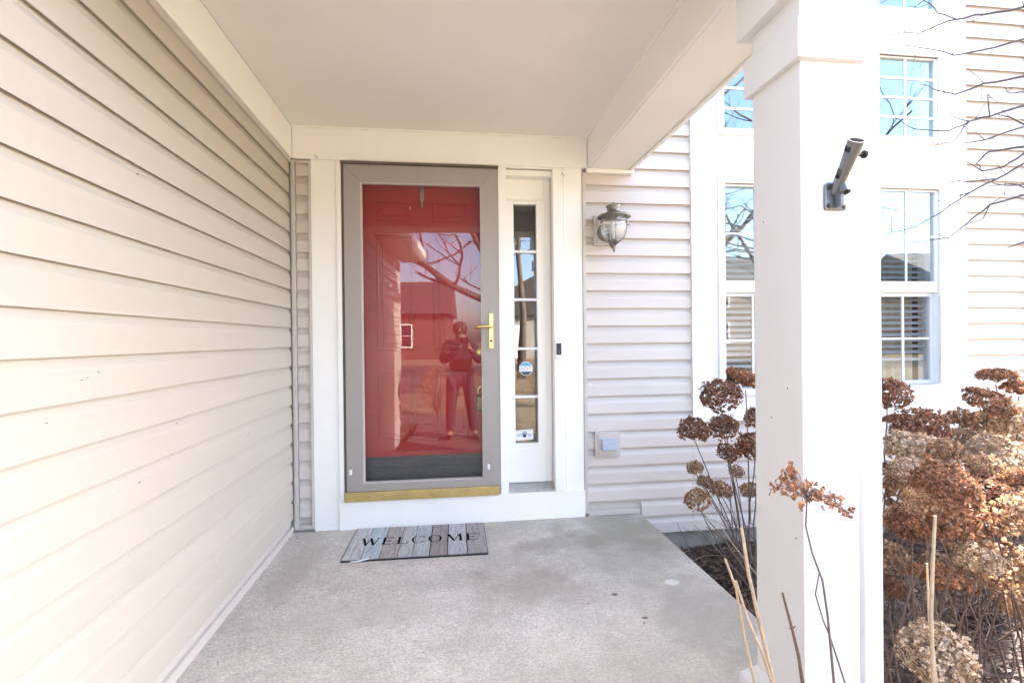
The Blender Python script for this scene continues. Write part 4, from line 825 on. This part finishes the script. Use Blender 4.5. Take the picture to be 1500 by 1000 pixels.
tree('large bare tree beside the neighbour driveway', (11.5,-12,-.3), [(11.5,-12,-.3),(11.4,-12,2),(11.7,-12,4.4),(11.5,-12,7.4)], .2, [([(11.4,-12,2.4),(10.2,-11.5,3.6),(9.0,-11,4.8)],.08)], 13)
# ornamental tree just outside the frame whose twigs cross the right window
e = empty('small_tree', (4.75,-1.75,-.24), 'small bare ornamental tree whose dark twigs cross the right window', 'tree')
tp = [Vector(p) for p in ((4.75,-1.75,-.26),(4.72,-1.73,.5),(4.76,-1.7,1.1),(4.70,-1.66,1.8),(4.74,-1.6,2.6),(4.70,-1.6,3.6))]
put(MB().tube(tp,[.06,.05,.046,.04,.03,.015],12),'trunk',m_bark,e,smooth=True)
rr = random.Random(31)
joins = {}
for k, l in enumerate(BR):
    pts = [Vector(p) for p in l]; mb = MB(); r = .0056 if l[0][0] > 3.2 else .003
    rad = [max(.0011, r*(1-.8*i/(len(pts)-1))) for i in range(len(pts))]
    # small irregularities along the branch
    fine = []; fr = []
    for i in range(len(pts)-1):
        for t in (0,.33,.66): fine.append(pts[i].lerp(pts[i+1],t)+Vector((rr.gauss(0,.0012),rr.gauss(0,.003),rr.gauss(0,.0016)))*(0 if t == 0 and i == 0 else 1)); fr.append(rad[i]+(rad[i+1]-rad[i])*t)
    fine.append(pts[-1]); fr.append(rad[-1])
    if l[0][0] > 3.2:
        a = min(range(1,5), key=lambda q: abs(tp[q].z-(pts[0].z-.35))); s = tp[a]; m1 = s.lerp(pts[0],.5)+Vector((0,0,.05)); fine = [s, m1]+fine; fr = [.013,.009]+fr
    mb.tube(fine, fr, 6)
    for i in range(4, len(fine)-1):
        if rr.random() < .30:
            d = Vector((rr.gauss(-.7,.5),rr.gauss(0,.5),rr.gauss(.25,.6))).normalized(); L = rr.uniform(.03,.13); p = fine[i]; q = p+d*L*.5+Vector((0,0,rr.uniform(-.01,.01))); mb.tube([p,q,q+(d+Vector((rr.gauss(0,.3),0,rr.gauss(0,.4))))*L*.5],[.0016,.0012,.0008],4,False)
            if rr.random() < .5: mb.tube([q,q+Vector((rr.gauss(-.02,.02),rr.gauss(0,.02),rr.gauss(.02,.02)))],[.0011,.0007],3,False)
    put(mb,'branch',m_branch,e)
for k in range(5):
    mb = MB(); grow(mb, tp[3+k%3], Vector((rr.uniform(.2,1),rr.gauss(-.3,.5),rr.uniform(.3,1))).normalized(), 1.0, .014, 2, rr, .002); put(mb,'branch',m_branch,e)
# round clipped shrub beside the path (seen in the door glass)
def twig_shrub(label, c, R_, H, seed):
    rnd = random.Random(seed); e = empty('shrub', c, label, 'shrub', 'bare shrubs beside the path'); 
    fo_ = MB()
    for k in range(1500):
        a, zt = rnd.uniform(0,6.28), rnd.random(); rr_ = R_*math.sqrt(max(0,1-(zt*2-1)**2))*rnd.uniform(.5,1.05); p = (c[0]+rr_*math.cos(a), c[1]+rr_*math.sin(a), c[2]+H*(.15+.85*zt)); floret(fo_, p, (rnd.gauss(0,1),rnd.gauss(0,1),rnd.gauss(.3,1)), .014, rnd)
    put(fo_,'foliage',m_pet[2],e); mb = MB()
    for k in range(16): a = rnd.uniform(0,6.28); mb.tube([c,(c[0]+R_*.4*math.cos(a),c[1]+R_*.4*math.sin(a),c[2]+H*.5),(c[0]+R_*.8*math.cos(a),c[1]+R_*.8*math.sin(a),c[2]+H*.9)],[.01,.006,.003],4,False)
    put(mb,'stem',m_bark,e)
twig_shrub('tan leafless shrub at the bend of the path behind the viewer', (-.02,-6.6,-.3), .36, .95, 3)
twig_shrub('second tan shrub on the right side of the path', (1.7,-6.6,-.3), .5, .9, 5)
twig_shrub('tan shrub against the lawn farther along the path', (2.6,-7.4,-.3), .6, 1.1, 6)

# ---------------------------------------------------------------- houses across the street (seen in the glass)
def house(label, x0, x1, y0, y1, h, m, wins, door=None, ridge='x'):
    e = empty('neighbour_house', ((x0+x1)/2, y1, -.3), label, 'house', 'houses across the street')
    put(B(x0,x1,y0,y1,-.3,h),'wall',m,e)
    if ridge == 'x': put(MB().prism([(y1+.4,h-.05),(y0-.4,h-.05),((y0+y1)/2,h+2.9)],'x',x0-.4,x1+.4),'roof',m_nroof,e)
    else: put(MB().prism([(x0-.4,h-.05),(x1+.4,h-.05),((x0+x1)/2,h+3.0)],'y',y0-.4,y1+.4),'roof',m_nroof,e)
    for (a,b,c,d) in wins:
        put(B(a-.1,b+.1,y1+.005,y1+.06,c-.1,c),'window_frame',m_white2,e); put(B(a-.1,b+.1,y1+.005,y1+.06,d,d+.1),'window_frame',m_white2,e)
        put(B(a-.1,a,y1+.005,y1+.06,c,d),'window_frame',m_white2,e); put(B(b,b+.1,y1+.005,y1+.06,c,d),'window_frame',m_white2,e)
        put(B(a,b,y1+.004,y1+.02,c,d),'pane',m_black,e)
        for k in (1,2): xm = a+(b-a)*k/3; put(B(xm-.03,xm+.03,y1+.022,y1+.05,c,d),'glazing_bar',m_white2,e)
        zm = (c+d)/2; put(B(a,b,y1+.021,y1+.049,zm-.03,zm+.03),'glazing_bar',m_white2,e)
    if door:
        a,b,c = door; put(B(a,b,y1+.004,y1+.05,-.25,c),'door',m_white2,e)
    return e
house('brick house across the street with broad gable roof and white mullioned window', -15, -1.8, -45, -35, 3.2, m_brick, [(-6.6,-4.4,.7,2.3),(-11,-9,.7,2.3)], (-8.4,-7.4,2.0))
house('pale sided house across the street with front gable and garage door', 2.2, 12.5, -44, -34, 3.0, m_nsid, [(8.6,10.6,.8,2.3),(6.6,8.0,3.3,4.2)], (3.0,6.2,2.2), 'y')
house('beige house farther along the street on the right', 18, 30, -42, -33, 5.2, m_nsid, [(20,22,.8,2.3),(25,27,.8,2.3),(20,22,3.5,4.8),(25,27,3.5,4.8)], None)
house('red brick house farther along the street on the far right', 38, 52, -40, -30, 5.2, m_brick, [(41,43,.8,2.3),(46,48,.8,2.3),(41,43,3.5,4.8)], None)

# ---------------------------------------------------------------- photographer mirrored in the door glass
pe = empty('person', (.56,-3.62,-.15), 'person in dark coat and jeans holding a camera, mirrored in the door glass', 'person')
pe.location = (0.56,-3.60,-.15)
J = dict(pel=(0,0,.86), sp=(0,.02,1.00), ch=(0,.05,1.17), nk=(0,.09,1.30), hd0=(0,.12,1.36), hd1=(0,.145,1.45),
  lh=(-.095,0,.82), lk=(-.13,.05,.46), la=(-.15,.0,.08), lt=(-.17,.14,.035), rh=(.095,0,.82), rk=(.13,.04,.46), ra=(.17,-.02,.08), rt=(.19,.12,.035),
  ls=(-.17,.06,1.24), le=(-.23,.17,1.02), lw=(-.015,.31,1.19), lm=(.01,.35,1.22), rs=(.17,.06,1.24), re=(.26,.17,1.02), rw=(.145,.31,1.19), rm=(.115,.35,1.22))
def skinned(name, mat_, edges, rad, parent, root):
    names = sorted({n for e_ in edges for n in e_}, key=lambda n: (n != root, n)); ix = {n: i for i, n in enumerate(names)}
    me = bpy.data.meshes.new(name); me.from_pydata([J[n] for n in names], [(ix[a], ix[b]) for a, b in edges], []); me.materials.append(mat_)
    o = link(name, me, parent); o.modifiers.new('skin','SKIN'); sub = o.modifiers.new('smooth','SUBSURF'); sub.levels = 2; sub.render_levels = 2
    if not me.skin_vertices: bpy.context.view_layer.objects.active = o
    for n in names: v = me.skin_vertices[0].data[ix[n]]; v.radius = (rad[n][0], rad[n][1]); v.use_root = n == root
    o.modifiers['skin'].use_smooth_shade = True
    return o
R_ = dict(pel=(.13,.10), sp=(.12,.09), ch=(.14,.10), nk=(.052,.052), hd0=(.07,.075), hd1=(.078,.09), lh=(.08,.08), lk=(.052,.055), la=(.036,.04), lt=(.035,.025), rh=(.08,.08), rk=(.052,.055), ra=(.036,.04), rt=(.035,.025),
  ls=(.055,.055), le=(.038,.038), lw=(.026,.026), lm=(.022,.030), rs=(.055,.055), re=(.038,.038), rw=(.026,.026), rm=(.022,.030))
EU = [('pel','sp'),('sp','ch'),('ch','nk'),('ch','ls'),('ls','le'),('le','lw'),('ch','rs'),('rs','re'),('re','rw')]
EL_ = [('pel','lh'),('lh','lk'),('lk','la'),('pel','rh'),('rh','rk'),('rk','ra')]
try:
    bd = skinned('body', m_skin, EU+EL_+[('nk','hd0'),('hd0','hd1'),('lw','lm'),('rw','rm'),('la','lt'),('ra','rt')], R_, pe, 'pel')
    skinned('coat', m_cloth, EU, {k: (a*1.25+.012, b*1.25+.012) for k, (a,b) in R_.items()}, pe, 'pel')
    skinned('trousers', m_jean, EL_, {k: (a*1.2+.012, b*1.2+.012) for k, (a,b) in R_.items()}, pe, 'pel')
except Exception as ex: print('skin', ex)
hb = MB().lathe([(0,.105),(.05,.095),(.085,.06),(.098,.015),(.095,-.03),(.08,-.065),(.06,-.08)],(0,.12,1.455),20); hb.build('hair', m_hair, pe, smooth=True)
MB().tube([(0,.225,1.46),(0,.248,1.435),(0,.236,1.42)],[.008,.014,.010],8).build('nose', m_skin, pe, smooth=True)
for s in (-1,1):
    MB().lathe([(0,-.008),(.012,-.006),(.018,0),(.012,.006),(0,.008)],(s*.092,.13,1.445),12,'x').build('ear', m_skin, pe, smooth=True)
    MB().lathe([(0,-.004),(.010,-.003),(.013,0)],(s*.032,.222,1.458),12,'y').build('eye', m_hair, pe, smooth=True)
    hx = .062+s*.052
    for q in range(4):
        z = 1.255-.017*q; MB().tube([(hx+s*.012,.345,z),(hx+s*.016,.372,z),(hx+s*.002,.385,z),(hx-s*.018,.383,z)],[.009,.0085,.008,.007],8).build('finger', m_skin, pe, smooth=True)
    MB().tube([(hx+s*.005,.335,1.235),(hx-s*.012,.338,1.262),(hx-s*.024,.345,1.270)],[.010,.009,.008],8).build('thumb', m_skin, pe, smooth=True)
    J2 = (-.17 if s<0 else .19); MB().box(J2-.045,J2+.045,-.08 if s<0 else -.09,.18,.0,.07).build('shoe', m_black, pe, bevel=.02)
cm = empty('handheld_camera', (.6226,-3.22,1.13), 'black camera held up by the person on the path', 'camera')
put(B(.565,.68,-3.245,-3.215,1.115,1.195),'camera_body',m_black,cm,bevel=.006); put(MB().lathe([(.030,-3.215),(.032,-3.190),(.028,-3.186),(0,-3.188)],(.6226,0,1.158),20,'y'),'lens',m_black,cm,smooth=True)
